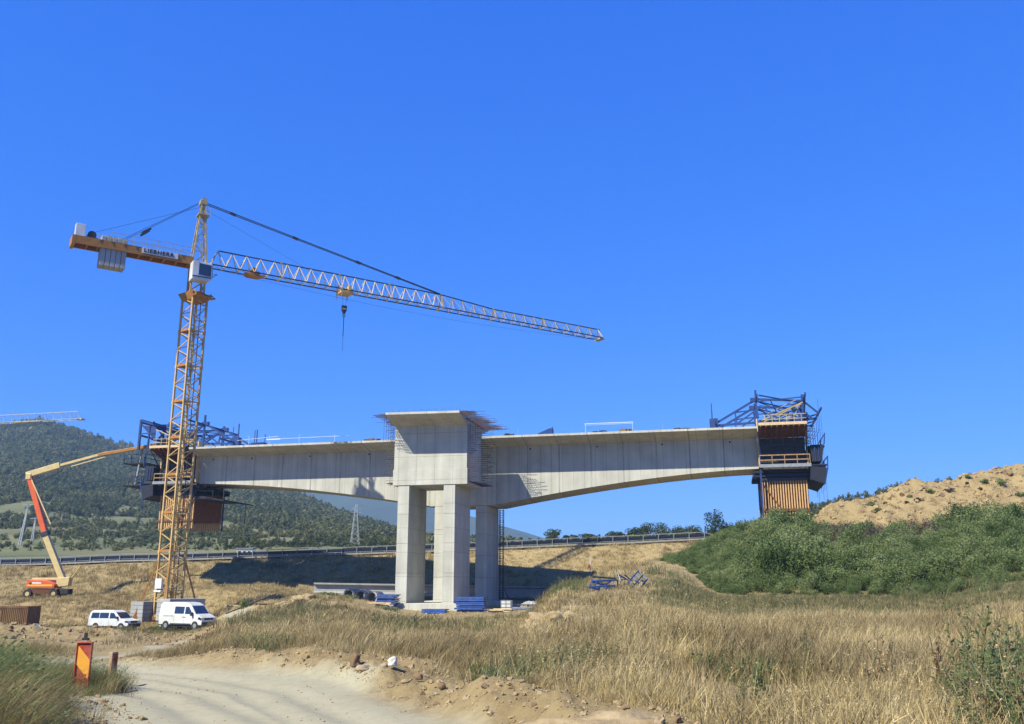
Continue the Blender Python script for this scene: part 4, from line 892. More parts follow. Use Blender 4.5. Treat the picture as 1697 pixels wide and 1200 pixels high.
def t_extra(o, hw, hy):
    part('bumper', MB().prism([(5.0, .28), (5.62, .30), (5.66, .52), (5.58, .72), (5.0, .74)], -hw + .02, hw - .02), M_DKST, o, bevel=.04)
    part('grille', MB().prism([(5.54, .74), (5.575, .74), (5.515, 1.08), (5.47, 1.08)], -.62, .62), M_DKST, o)
    part('rear_bumper', MB().bx(-.06, .2, -hw + .05, hw - .05, .35, .6), M_DKST, o); part('sill_trim', MB().bx(1.5, 4.2, -hw - .012, hw + .012, .42, .56), M_DKST, o)
    part('underbody', MB().bx(.2, 5.2, -hw + .12, hw - .12, .22, .45), M_TYRE, o)
    for sg in (-1, 1):
        part('headlight', MB().prism([(5.05, .98), (5.50, .86), (5.50, 1.06), (5.22, 1.20)], sg * (hw - .02), sg * (hw + .016)), M_GLASS, o)
        part('mirror', MB().bx(4.25, 4.45, sg * hw if sg > 0 else sg * hw - .26, sg * hw + .26 if sg > 0 else sg * hw, 1.28, 1.62), M_DKST, o, bevel=.03)
        for x in (3.15, 3.4): part('handle', MB().bx(x - .09, x + .09, sg * (hw + .004) - .015, sg * (hw + .004) + .015, 1.12, 1.17), M_DKST, o)
        part('rail_slot', MB().bx(.55, 1.9, sg * (hw + .002) - .012, sg * (hw + .002) + .012, 1.22, 1.26), M_DKST, o)
        part('door_gap', MB().bx(3.27, 3.285, sg * hw - .006, sg * hw + .006, .6, 1.3).bx(1.98, 1.995, sg * hw - .006, sg * hw + .006, .6, 1.3).bx(4.38, 4.395, sg * hw - .006, sg * hw + .006, .75, 1.3), M_DKST, o)
        part('tail_light', MB().bx(-.012, .04, sg * (hw - .13) - .07, sg * (hw - .13) + .07, .95, 1.5), M_SRED, o)
TP = [(0, .42), (5.55, .42), (5.58, .75), (5.5, 1.1), (5.15, 1.32), (4.72, 1.42), (3.98, 2.28), (3.5, 2.5), (2.8, 2.56), (.25, 2.55), (.04, 2.3), (0, 1.42)]
TW = [[(1.98, 1.46), (3.22, 1.46), (3.22, 2.13), (1.98, 2.15)], [(3.36, 1.44), (4.30, 1.44), (4.28, 1.55), (3.78, 2.12), (3.36, 2.12)]]
p0 = on(268, 94.5); vx = p0.x
van('panel_van', 'white high roofed crew van with dark front bumper parked right of the crane foot', (vx + .35, 94.5, gz(vx + 2.5, 93.4) + .22), R(-25), 5.6, 2.0, 2.56, TP, 1.42, TW, ((4.72, 1.42), (3.98, 2.28)), (.95, 4.72), .36, t_extra)
def v_extra(o, hw, hy):
    part('bumper', MB().prism([(4.5, .28), (4.88, .3), (4.92, .55), (4.86, .66), (4.5, .66)], -hw + .02, hw - .02), M_DKST, o, bevel=.04)
    part('grille', MB().prism([(4.80, .70), (4.845, .70), (4.79, .92), (4.74, .92)], -.5, .5), M_DKST, o)
    part('underbody', MB().bx(.2, 4.5, -hw + .12, hw - .12, .2, .45), M_TYRE, o)
    for sg in (-1, 1):
        part('headlight', MB().prism([(4.4, .78), (4.82, .72), (4.80, .90), (4.5, .96)], sg * (hw - .02), sg * (hw + .014)), M_GLASS, o)
        part('mirror', MB().bx(3.45, 3.62, sg * hw if sg > 0 else sg * hw - .2, sg * hw + .2 if sg > 0 else sg * hw, 1.1, 1.35), M_DKST, o, bevel=.03)
        part('door_gap', MB().bx(2.52, 2.535, sg * hw - .006, sg * hw + .006, .5, 1.06).bx(3.5, 3.515, sg * hw - .006, sg * hw + .006, .6, 1.0), M_DKST, o)
VP = [(0, .38), (4.82, .38), (4.86, .62), (4.74, .92), (4.3, 1.04), (3.85, 1.12), (3.15, 1.78), (2.7, 1.93), (.45, 1.94), (.14, 1.75), (0, 1.12)]
VW = [[(.3, 1.16), (1.28, 1.16), (1.28, 1.70), (.38, 1.70)], [(1.34, 1.16), (2.42, 1.16), (2.42, 1.70), (1.34, 1.70)], [(2.56, 1.14), (3.5, 1.14), (3.0, 1.68), (2.56, 1.70)]]
p1 = on(155, 97.0)
van('minibus_van', 'white low roofed minibus with a row of dark side windows in the weeds', (p1.x, 97.0, gz(p1.x + 2.2, 96.4) + .12), R(-16), 4.9, 1.9, 1.94, VP, 1.12, VW, ((3.85, 1.12), (3.15, 1.78)), (.95, 4.0), .33, v_extra)

# container, tarpaulin, small site things
ct = thing('rusty_container', 'rusty brown steel container half hidden by weeds at the left edge', 'container', (on(64, 101)), R(-4))
part('frame', MB().bx(-.12, 0, -2.4, 0, 0, 2.35).bx(-6, -.12, -.02, .06, 2.2, 2.36).bx(-6, -.12, -.06, .04, 0, .16).bx(-6.1, -5.98, -2.4, 0, 0, 2.35).bx(-6, -.12, -2.46, -2.38, 2.2, 2.36), M_RUST, ct)
co = MB()
for k in range(29): co.bx(-.14 - k * .2, -.14 - k * .2 - .1, -2.44, .02, .1, 2.3); co.bx(-.24 - k * .2, -.34 - k * .2, -2.39, -.03, .1, 2.3)
part('corrugated_wall', co, M_RUST, ct)
part('roof', MB().bx(-6.02, -.06, -2.36, -.04, 2.28, 2.33), M_RUST, ct)
part('weathered_panel', MB().bx(-2.8, -4.4, -2.47, -2.445, .3, 1.9), mat('faded ochre sheet', (.2, .13, .05), (.15, .09, .035), 2, .8), ct)
def lump(name, label, cat, loc, size, m, seed, sub=3, rough=.25):
    import bmesh
    b = bmesh.new(); bmesh.ops.create_icosphere(b, subdivisions=sub, radius=1)
    from mathutils import noise as nz
    for v in b.verts:
        d = nz.noise(v.co * 1.6 + Vector((seed * 3.1, 0, 0))) * rough + nz.noise(v.co * 4 + Vector((0, seed * 1.7, 0))) * rough * .5
        v.co = v.co * (1 + d); v.co = Vector((v.co.x * size[0], v.co.y * size[1], max(v.co.z, -.5) * size[2]))
    me = bpy.data.meshes.new(name); b.to_mesh(me); b.free(); me.materials.append(m)
    for p in me.polygons: p.use_smooth = sub > 2
    o = link(name, me, None, label, None, None, cat); o.location = loc; return o
lump('tarpaulin_bundle', 'crumpled blue grey tarpaulin at the right foot of the rusty container', 'tarpaulin', on(59, 97.5) + Vector((0, 0, .2)), (.65, .6, .55), M_TARP, 3)
pl_ = MB().bar((0, 0, .35), (1.9, .2, .5), .12).bar((.1, .1, 0), (.1, .1, .4), .12).bar((.7, .1, 0), (.7, .1, .35), .12).bar((-.2, .4, .15), (1.0, .2, .1), .1)
solo('timber_trestle', pl_, M_RUST, 'dark timber offcuts piled on the sandy slope right of the boom lift', 'timber', on(184, 119.5))
solo('marker_post', MB().bar((0, 0, -.2), (0, 0, .75), .14), M_WHITE, 'short white marker post at the rear wheel of the panel van', 'post', on(265, 98.2))
solo('leaning_plank', MB().bar((0, 0, .1), (4.4, 3.4, 2.1), .14, .1), M_DKST, 'long dark plank lying up the sandy slope right of the panel van', 'plank', on(374, 99.5))

# ------------------------------------------------------------------ boom lift
BLp = on(75, 121.5); bl = thing('boom_lift', 'orange boom lift with its arm raised to the left form traveller', 'boom lift', (BLp.x, BLp.y, BLp.z), R(0))
part('chassis', MB().bx(-2.0, 1.9, -1.0, 1.0, .45, 1.15).bx(-2.3, 2.2, -.5, .5, .5, .8), mat('lift chassis', (.13, .045, .02), (.1, .035, .015), 3, .7), bl, bevel=.05)
for x in (-1.75, 1.6):
    for y in (-1.15, 1.15): wheel(bl, (x, y, .5), .52, .42, M_CREAM, rr=.55)
tb = MB(); tb.prism([(-2.1, 1.25), (1.5, 1.2), (1.6, 1.7), (.6, 2.15), (-2.05, 2.3)], -1.15, 1.15)
part('turntable', tb, M_RED, bl, bevel=.06)
part('hood_stripe', MB().bx(-1.9, 1.3, -1.172, -1.155, 1.42, 1.66), M_SYEL, bl); part('hood_mark', MB().bx(-1.35, -.15, -1.18, -1.165, 1.72, 1.95), M_WHITE, bl)
part('hood_badge', MB().bx(-1.62, -1.5, -1.18, -1.165, 1.6, 1.95).bx(-1.73, -1.39, -1.179, -1.164, 1.72, 1.84), M_DKST, bl)
part('exhaust_guard', MB().bx(2.0, 3.2, -.7, .7, .4, 1.1), M_TYRE, bl, bevel=.1)
def off(u, v, Y=121.5): return at(u, v, Y) - BLp
bA, bB, bC = off(107, 968), off(76, 888), off(49, 789)
tu = MB().bx(-1.9, 2.6, -.35, .35, 2.2, 2.5); tu.prism([(1.5, 1.3), (3.0, 1.5), (3.1, 2.6), (1.4, 2.5)], -.5, .5)
part('boom_mount', tu, M_CREAM, bl, bevel=.05)
part('lower_boom', MB().bar(bA, bB, .66, .74), M_CREAM, bl, bevel=.05)
part('lower_boom_slide', MB().bar(bB + (bB - bC) * .03, bC, .60, .68), M_RED, bl, bevel=.05)
part('boom_hose', MB().bar(bC + Vector((.55, -.3, -.6)), bB + Vector((.6, -.3, 1.5)), .16), M_CREAM, bl)
part('boom_collar', MB().bar(bB + (bC - bB) * .0, bB + (bC - bB) * .06, .86, .98), M_DKST, bl)
part('tower_cylinder', MB().bar((1.7, 0, 1.6), tuple(bA.lerp(bB, .45)), .22), M_DKST, bl)
part('hydraulic_strut', MB().bar(off(112, 967), off(133, 937), .09), M_CREAM, bl)
jA, jB, jC, jD = off(48, 787), off(100, 771), off(178, 750), off(268, 736)
part('knuckle', MB().bar(bC + Vector((0, 0, -.5)), jA + Vector((.1, 0, .2)), .7, .75), M_CREAM, bl, bevel=.08)
part('upper_boom', MB().bar(jA + Vector((-.3, 0, -.05)), jB, .55, .76), M_CREAM, bl, bevel=.05)
part('upper_boom_slide', MB().bar(jB, jC, .28, .30).bar(off(118, 773), off(175, 757), .12), M_CREAM, bl)
part('fly_boom', MB().bar(jC + (jB - jC) * .2, jD, .38, .42), M_ORA, bl, bevel=.04)
part('lift_cylinder', MB().bar(jA + Vector((.4, 0, -1.3)), off(96, 783), .3).bar(off(96, 783), off(103, 779), .18), M_DKST, bl)
bk = MB()
for z in (0, .55, 1.1):
    for x, y, x2, y2 in ((0, -.9, 1.0, -.9), (1.0, -.9, 1.0, .9), (1.0, .9, 0, .9), (0, .9, 0, -.9)): bk.bar(jD + Vector((x + .15, y, z - .2)), jD + Vector((x2 + .15, y2, z - .2)), .06)
for x, y in ((0, -.9), (1, -.9), (1, .9), (0, .9)): bk.bar(jD + Vector((x + .15, y, -.2)), jD + Vector((x + .15, y, .9)), .06)
bk.bx(jD.x + .15, jD.x + 1.15, jD.y - .9, jD.y + .9, jD.z - .26, jD.z - .2)
part('basket', bk, M_DKST, bl)

# ------------------------------------------------------------------ stored girder, pipes, formwork stacks round the piers
g0, g1 = at(520, 979, 123.5), at(936, 992, 125.5); gz0 = gz(g0.x + 6, 123.5)
gd = thing('precast_girder', 'long pale precast concrete girder lying along the foot of the embankment', 'girder', (g0.x, g0.y, .55)); dv = g1 - g0; gl = math.hypot(dv.x, dv.y); gd.rotation_euler = (0, math.atan2(.55, gl), math.atan2(dv.y, dv.x))
for a_, b_ in ((0, gl * .49), (gl * .495, gl)): part('beam', MB().loft([[(x, -.45, 0), (x, .45, 0), (x, .45, .25), (x, .15, .4), (x, .15, 1.15), (x, .5, 1.3), (x, .5, 1.5), (x, -.5, 1.5), (x, -.5, 1.3), (x, -.12, 1.2), (x, -.12, .4), (x, -.45, .25)] for x in (a_, b_)]), M_BLOCK, gd)
for x in (1.0, gl * .3, gl * .7, gl - 1): part('support_block', MB().bx(x - .3, x + .3, -.5, .5, -1.3, 0), M_BLOCK, gd)
for i, (u, lb_) in enumerate(((584, 'concrete pipe left of the other under the precast girder'), (603, 'middle concrete pipe under the precast girder'), (622, 'concrete pipe nearest the blue formwork stack under the girder'))):
    c = on(u, 117); mb = MB().ring((0, 0, .75), (.25, 1, 0), .78, .6, 2.4, 22)
    solo('concrete_pipe', mb, M_BLOCK, lb_, 'pipe', (c.x, c.y, c.z - .3), 0, 'concrete pipes by the pier')
def panel_stack(name, u, Y, n, w, d, label, seed, m=M_BLUE2, th=.17, dz=0.05, rz=BR):
    r_ = random.Random(seed); c = on(u, Y); o = thing(name, label, 'formwork stack', (c.x, c.y, c.z + dz), rz)
    for x in (-w * .3, w * .3): part('bearer', MB().bx(x - .06, x + .06, -d / 2, d / 2, -.15, 0), M_WOODP, o)
    for k in range(n):
        mb = MB(); z = k * (th + .035); dx = r_.uniform(-.12, .12); dy = r_.uniform(-.1, .1)
        mb.bx(-w / 2 + dx, w / 2 + dx, -d / 2 + dy, d / 2 + dy, z + th * .55, z + th)
        for q in range(5): x = -w / 2 + dx + w * (q + .5) / 5; mb.bx(x - .06, x + .06, -d / 2 + dy + .02, d / 2 + dy - .02, z, z + th * .56)
        mb.bx(-w / 2 + dx, w / 2 + dx, -d / 2 + dy, -d / 2 + dy + .06, z, z + th * .54)
        part('panel', mb, m, o)
    return o
panel_stack('formwork_stack', 643, 99.5, 6, 2.1, 1.6, 'neat blue stack of formwork panels left of the front pier legs', 1)
panel_stack('formwork_stack', 782, 93.5, 7, 2.9, 1.8, 'untidy blue stack of formwork panels right of the front pier legs', 2)
panel_stack('formwork_stack', 722, 92.0, 2, 2.4, 1.4, 'low flat blue pair of formwork panels in grass before the footing', 3)
panel_stack('formwork_stack', 868, 101.5, 2, 2.6, 1.6, 'pale blue grey flat formwork panels on the ground right of the crate', 4, mat('faded blue panel', (.22, .27, .36), (.16, .2, .28), 2, .7), .08)
def timber_pile(u, Y, n, L, label, seed, m=M_WOODP):
    r_ = random.Random(seed); c = on(u, Y); o = thing('timber_pile', label, 'timber pile', (c.x, c.y, c.z), BR)
    for k in range(n): 
        x, y, z, a = r_.uniform(-.5, .5), r_.uniform(-.6, .6), .07 + .11 * (k // 4), r_.uniform(-.12, .12)
        part('plank', MB().box((x, y, z), (L * r_.uniform(.7, 1), .16, .1), a), m, o)
timber_pile(629, 97, 12, 2.6, 'pale planks stacked in front of the left blue formwork stack', 5)
timber_pile(826, 95.5, 9, 2.2, 'pale planks lying beside the right blue formwork stack', 6)
timber_pile(857, 107, 10, 4.0, 'long grey planks in the shade under the girder', 7, M_BLOCK)
timber_pile(395, 104, 7, 2.4, 'weathered planks at the top of the sandy slope', 8)
ib = thing('storage_crate', 'small white crate on the ground beside the planks right of the pier', 'crate', on(840, 98), BR)
part('tank', MB().bx(-.5, .5, -.5, .5, .12, 1.05), M_WHITE, ib, bevel=.04); part('pallet', MB().bx(-.55, .55, -.55, .55, 0, .12), M_WOODP, ib)
cgx = MB()
for x in (-.52, 0, .52): cgx.bar((x, -.53, .1), (x, -.53, 1.1), .04)
for z in (.4, .75, 1.08): cgx.bar((-.53, -.53, z), (.53, -.53, z), .04)
part('cage', cgx, M_POST, ib)
def bar_bundle(u, Y, n, L, label, seed, rz):
    r_ = random.Random(seed); c = on(u, Y); mb = MB()
    for k in range(n): a = r_.uniform(-.06, .06); y = r_.uniform(-.35, .35); mb.bar((-L / 2 * r_.uniform(.8, 1), y, .05 + .12 * r_.random()), (L / 2 * r_.uniform(.8, 1), y + a * L, .05 + .12 * r_.random()), .035)
    o = thing('rebar_bundle', label, 'rebar bundle', (c.x, c.y, c.z + .02), rz); part('bars', mb, M_REBAR, o, kind='stuff')
    for x in (-L * .3, L * .3): part('bearer', MB().bx(x - .06, x + .06, -.5, .5, -.06, .05), M_WOODP, o)
mp_ = at(978, 930, 131.5); mp_.z = gz(mp_.x, 131.5)
mpo = thing('marker_pole', 'thin white pole with a red tag on the embankment under the guard rail', 'pole', mp_)
part('pole', MB().bar((0, 0, -.3), (0, 0, 2.4), .09), M_WHITE, mpo); part('tag', MB().bx(-.28, .05, -.08, -.05, .9, 1.35), M_SRED, mpo)
bar_bundle(900, 104, 40, 6.0, 'rusty rebar bundle on bearers in the shade right of the piers', 9, R(-16))
bar_bundle(450, 99, 30, 5.0, 'rusty rebar bundle on the sandy heap left of the girder', 10, R(12))
for i, (u, Y, sz, m_, lb_) in enumerate(((878, 106, (1.1, .7, .5), M_BLOCK, 'broken grey concrete lump under the girder in the shade'), (905, 100, (.8, .6, .4), M_SOIL, 'sandy lump at the edge of the shade right of the crate'), (505, 92, (1.2, .9, .55), M_SOIL, 'sandy spoil lump left of the green bushes on the heap'), (470, 90, (.9, .7, .4), M_SOIL, 'smaller sandy spoil lump below the rebar bundle'), (350, 101, (1.3, .8, .5), M_SOIL, 'sandy spoil lump behind the nose of the panel van'))):
    lump('spoil_lump', lb_, 'spoil heap', on(u, Y) + Vector((0, 0, .1)), sz, m_, 20 + i, 4, .45)
# blue trestles tipped over on the slope
def trestle(u, Y, label, rot, kind):
    c = on(u, Y); o = thing('steel_bracket', label, 'steel bracket', (c.x, c.y, c.z + .1)); o.rotation_euler = rot
    fr = MB()
    for y in (-.55, .55): fr.bar((-1.3, y, .1), (1.3, y, .1), .14); fr.bar((-1.3, y, .1), (1.0, y, .9), .12); fr.bar((1.2, y, .1), (1.0, y, .9), .12); fr.bar((0, y, .1), (.5, y, .7), .09)
    part('frame', fr, M_BLUE, o)
    for k in range(7): part('slat', MB().bar((-1.2 + k * .4, -.62, .2), (-1.2 + k * .4, .62, .2), .14, .07), M_BLUE if kind else M_POST, o)
    lg = MB().bar((-1.2, 0, .9), (.9, 0, 1.3), .12).bar((1.2, .2, .1), (1.6, .2, -.5), .1); part('leg', lg, M_DKST, o); o.scale = (.64, .64, .64); return o
trestle(1001, 54, 'blue slatted steel bracket lying flat on the grassy slope', (R(28), R(14), R(-12)), 1)
trestle(1051, 54.5, 'blue steel bracket tipped on end with pale slats showing', (R(70), R(-45), R(20)), 0)
trestle(1030, 57, 'smaller blue steel bracket leaning behind the tipped one', (R(60), R(30), R(60)), 0).scale = (.5, .5, .5)

# ------------------------------------------------------------------ pylon, poles, wires, shed
def hill_at(u, v):
    a, r = ray(u, v); y = 189.0
    while y < 880 and (float(hill_z(np.array([a]), np.array([y]))[0]) - EYE) / y < r: y += 2
    return Vector((a * y, y, float(hill_z(np.array([a]), np.array([y]))[0])))
pb = hill_at(588, 905); ph = (rv(836) - rv(905)) * pb.y
py = thing('lattice_pylon', 'pale lattice power pylon beyond the highway', 'pylon', pb); lt = MB()
for sx in (-1, 1):
    for sy in (-1, 1): lt.bar((sx * 1.3, sy * 1.3, -1), (sx * .25, sy * .25, ph), .11)
N_ = 9
for k in range(N_):
    f0, f1 = k / N_, (k + 1) / N_; w0 = 1.3 - 1.05 * f0; w1 = 1.3 - 1.05 * f1
    for q in (-1, 1): lt.bar((-w0 * q, -w0, ph * f0), (w1 * q, -w1, ph * f1), .055); lt.bar((w0, -w0 * q, ph * f0), (w1, w1 * q, ph * f1), .055); lt.bar((-w0, -w0 * q, ph * f0), (-w1, w1 * q, ph * f1), .055)
part('lattice', lt, M_PYL, py)
ca = MB()
for z in (.80, .9): ca.bar((-1.5, 0, ph * z), (1.5, 0, ph * z), .09)
part('cross_arm', ca, M_PYL, py)
poles = []
for u, v, vt, lean, lb_ in ((31, 905, 836, 1.2, 'leaning pale power pole on the left hillside'), (52, 900, 858, .3, 'shorter faint power pole right of the leaning one')):
    b = hill_at(u, v); hh = (rv(vt) - rv(v)) * b.y; o = thing('power_pole', lb_, 'pole', b)
    part('mast', MB().bar((-.3, 0, -1), (lean, 0, hh), .26).bar((.35, 0, -1), (lean + .1, 0, hh), .26), M_PYL if hh > 10 else M_BLOCK, o); part('cross_arm', MB().bar((lean - 1.6, 0, hh - .3), (lean + 1.6, 0, hh - .2), .16), M_PYL, o); poles.append(b + Vector((lean, 0, hh - .2)))
def wire(a, b, sag, label):
    mb = MB(); pv = None
    for k in range(17):
        f = k / 16; p = a.lerp(b, f) - Vector((0, 0, sag * 4 * f * (1 - f)))
        if pv: mb.bar(pv, p, .035)
        pv = p
    o = solo('power_wire', mb, M_POST, label, 'wire', group='power wires on the left hillside')
top = pb + Vector((0, 0, ph * .9))
wire(poles[0] + Vector((-1.5, 0, 0)), top + Vector((-1.9, 0, 0)), 9, 'upper power wire crossing the hillside from pole to pylon')
wire(poles[0] + Vector((1.5, 0, 0)), top + Vector((1.9, 0, -1.4)), 12, 'lower power wire crossing the hillside from pole to pylon')
wire(poles[0], at(-260, 800, 260), 3, 'power wire running off to the left from the leaning pole')
shp = Vector((ray(408, 912)[0] * 158, 158, gz(ray(408, 912)[0] * 158, 158)))
sh_ = thing('roadside_cabin', 'small white cabin beyond the highway left of the pylon', 'cabin', shp + Vector((0, 0, .4)))
part('wall', MB().bx(-1.3, 1.3, -1, 1, 0, 1.6), M_WHITE, sh_); part('roof', MB().bx(-1.45, 1.45, -1.15, 1.15, 1.6, 1.72), M_POST, sh_)
for x in (-.8, 0, .8): part('window', MB().bx(x - .22, x + .22, -1.03, -1.0, .7, 1.2), M_GLASS, sh_)

# ------------------------------------------------------------------ road signs
def guide_panel(u, Y, label, rz, w, h, dusty, lift=0.0):
    c = on(u, Y); o = thing('guide_panel', label, 'road sign', (c.x, c.y, c.z + lift), rz)
    t = .07; rim = MB()
    rim.bx(-w / 2 - .022, -w / 2, -.035, .035, .06, h + .02).bx(w / 2, w / 2 + .022, -.035, .035, .06, h + .02).bx(-w / 2 - .022, w / 2 + .022, -.035, .035, h, h + .03).bx(-w / 2 - .022, w / 2 + .022, -.035, .035, .02, .06)
    part('rim', rim, M_SRED if not dusty else M_DUST, o, bevel=.015)
    part('panel_back', MB().bx(-w / 2, w / 2, -.015, .03, .06, h), M_SRED if not dusty else M_DUST, o)
    s_ = w * 1.15                        # slope of the stripes
    z0 = h - .02
    def stripe(zt, hh):
        poly = [(-w / 2, zt), (-w / 2, zt - hh), (w / 2, zt - s_ - hh), (w / 2, zt - s_)]
        # clip to the panel
        poly = [(x, min(max(z, .08), h - .01)) for x, z in poly]; return MB().prism(poly, -.0225, -.0155)
    part('stripe', stripe(z0, .30), M_SYEL if not dusty else M_DUST, o); part('stripe', stripe(z0 - .62, .30), M_SYEL if not dusty else M_DUST, o)
    if dusty: part('stripe', MB().prism([(-w / 2, h - .01), (w / 2, h - .01), (w / 2, h - .2)], -.0228, -.0158), M_SRED, o); part('stripe', MB().prism([(-w / 2, .42), (w / 2, .16), (w / 2, .42)], -.0228, -.0158), M_SRED, o)
    if not dusty: part('foot', MB().bx(-.11, .11, -.1, .1, -.04, .06), M_TYRE, o, bevel=.02)
    if not dusty: part('handle', MB().bx(-.05, .05, -.03, .03, h + .05, h + .09).bx(-.025, .02, -.02, .02, h + .09, h + .17), M_TYRE, o)
    return o
guide_panel(133, 15.6, 'red guide panel with a broad yellow diagonal stripe facing the road', R(6), .205, .73, False)
guide_panel(183.5, 16.8, 'dusty red guide panel turned almost edge on beside the road', R(78), .13, .5, True, .04)

# ------------------------------------------------------------------ stones along the road edge
lump('white_boulder', 'rounded white boulder on the rubble edge of the road', 'boulder', on(650, 16.6) + Vector((0, 0, .09)), (.085, .075, .09), M_WROCK, 1, 3, .55)
lump('brown_clod', 'dark brown upright clod of earth at the road edge', 'clod', on(589, 17.6) + Vector((0, 0, .05)), (.10, .08, .17), M_BROCK, 2, 3, .7)
lump('pale_stone', 'pale long stone lying right of the brown clod', 'stone', on(600, 17.2) + Vector((0, 0, .05)), (.13, .07, .07), M_ROCK, 4)
lump('pale_stone', 'small pale stone just left of the white boulder', 'stone', on(637, 16.7) + Vector((0, 0, .03)), (.06, .05, .05), M_ROCK, 5)
lump('pale_stone', 'pale flat stone in the rubble below the white boulder', 'stone', on(672, 15.6) + Vector((0, 0, .02)), (.07, .05, .04), M_ROCK, 6)
lump('brown_clod', 'dark clod on the rubble ridge right of the white boulder', 'clod', on(694, 15.7) + Vector((0, 0, .06)), (.07, .06, .06), M_BROCK, 7)
lump('brown_clod', 'dark clod furthest right on the crest of the rubble ridge', 'clod', on(732, 14.9) + Vector((0, 0, .06)), (.06, .05, .06), M_BROCK, 8)
lump('rubble_heap', 'pale heap of broken soil among dry weeds on the grassy rise', 'soil heap', on(926, 26) + Vector((0, 0, .12)), (.74, .6, .44), M_SOIL, 9, 5, .75)
lump('rubble_heap', 'low sandy hump of soil at the bottom edge by the road', 'soil heap', on(1020, 9.3) + Vector((0, 0, .02)), (.7, .4, .16), M_SOIL, 10, 4, .5)

# ------------------------------------------------------------------ plants: templates and scatter
def leaf_mesh(name, m, n, rad, leaf, clumps=9, seed=0, flat=.8, stem=None, up=.0, shell=.6):
    g = np.random.default_rng(seed); rad = np.array(rad, float)
    d = g.normal(size=(clumps, 3)); d /= np.linalg.norm(d, axis=1)[:, None]; d[:, 2] = d[:, 2] if up else np.abs(d[:, 2]) * 1.0 - .15
    cc = d * rad * (g.uniform(.35, .78, clumps)[:, None]); cr = g.uniform(.28, .48, clumps)
    k = g.integers(0, clumps, n); e = g.normal(size=(n, 3)); e /= np.linalg.norm(e, axis=1)[:, None]
    c = cc[k] + e * (g.uniform(shell, 1, n) ** .6 * cr[k])[:, None] * rad
    c[:, 2] += rad[2] * (up or .45) ; c[:, 2] = np.maximum(c[:, 2], .02)
    nr = e + g.normal(size=(n, 3)) * flat; nr /= np.linalg.norm(nr, axis=1)[:, None]
    t = np.cross(nr, g.normal(size=(n, 3))); t /= np.linalg.norm(t, axis=1)[:, None]; b = np.cross(nr, t)
    s = leaf * g.uniform(.6, 1.4, n)[:, None]
    v = np.stack([c - t * s, c - b * s * .45 + t * s * .1, c + t * s, c + b * s * .45 + t * s * .1], 1).reshape(-1, 3)
    f = np.arange(4 * n).reshape(n, 4)
    me = bpy.data.meshes.new(name); vs = v.tolist(); fs = f.tolist(); me.from_pydata(vs, [], fs); me.materials.append(m)
    return me
def tuft_mesh(name, m, n, h, spread, w, lean, seed, curve=.5, leafy=0, leaf=.065):
    g = np.random.default_rng(seed); V = []; F = []
    for i in range(n):
        a = g.uniform(0, 2 * math.pi); r = spread * math.sqrt(g.uniform()); x, y = r * math.cos(a), r * math.sin(a); H = h * g.uniform(.45, 1.1); wd = w * g.uniform(.7, 1.3)
        la = lean * g.uniform(.3, 1.5); dx = la * H + g.normal() * .18 * H; dy = g.normal() * .22 * H; fa = g.uniform(0, math.pi); px, pyy = math.cos(fa) * wd, math.sin(fa) * wd
        o = len(V)
        for f, ww in ((0, 1), (.55, .8), (1, .15)):
            q = f ** 1.6; V += [(x + dx * q - px * ww, y + dy * q - pyy * ww, H * f * (1 - .15 * f)), (x + dx * q + px * ww, y + dy * q + pyy * ww, H * f * (1 - .15 * f))]
        F += [(o, o + 1, o + 3, o + 2), (o + 2, o + 3, o + 5, o + 4)]
        for k in range(leafy):
            f = g.uniform(.25, 1); q = f ** 1.6; c = np.array([x + dx * q, y + dy * q, H * f * (1 - .15 * f)]); t = g.normal(size=3); t[2] = abs(t[2]) * .5; t /= np.linalg.norm(t); b = np.cross(t, g.normal(size=3)); b /= np.linalg.norm(b); s = h * leaf * g.uniform(.6, 1.3); o = len(V)
            V += [tuple(c), tuple(c + t * s * .5 + b * s * .22), tuple(c + t * s), tuple(c + t * s * .5 - b * s * .22)]; F += [(o, o + 1, o + 2, o + 3)]
    me = bpy.data.meshes.new(name); me.from_pydata(V, [], F); me.materials.append(m); return me

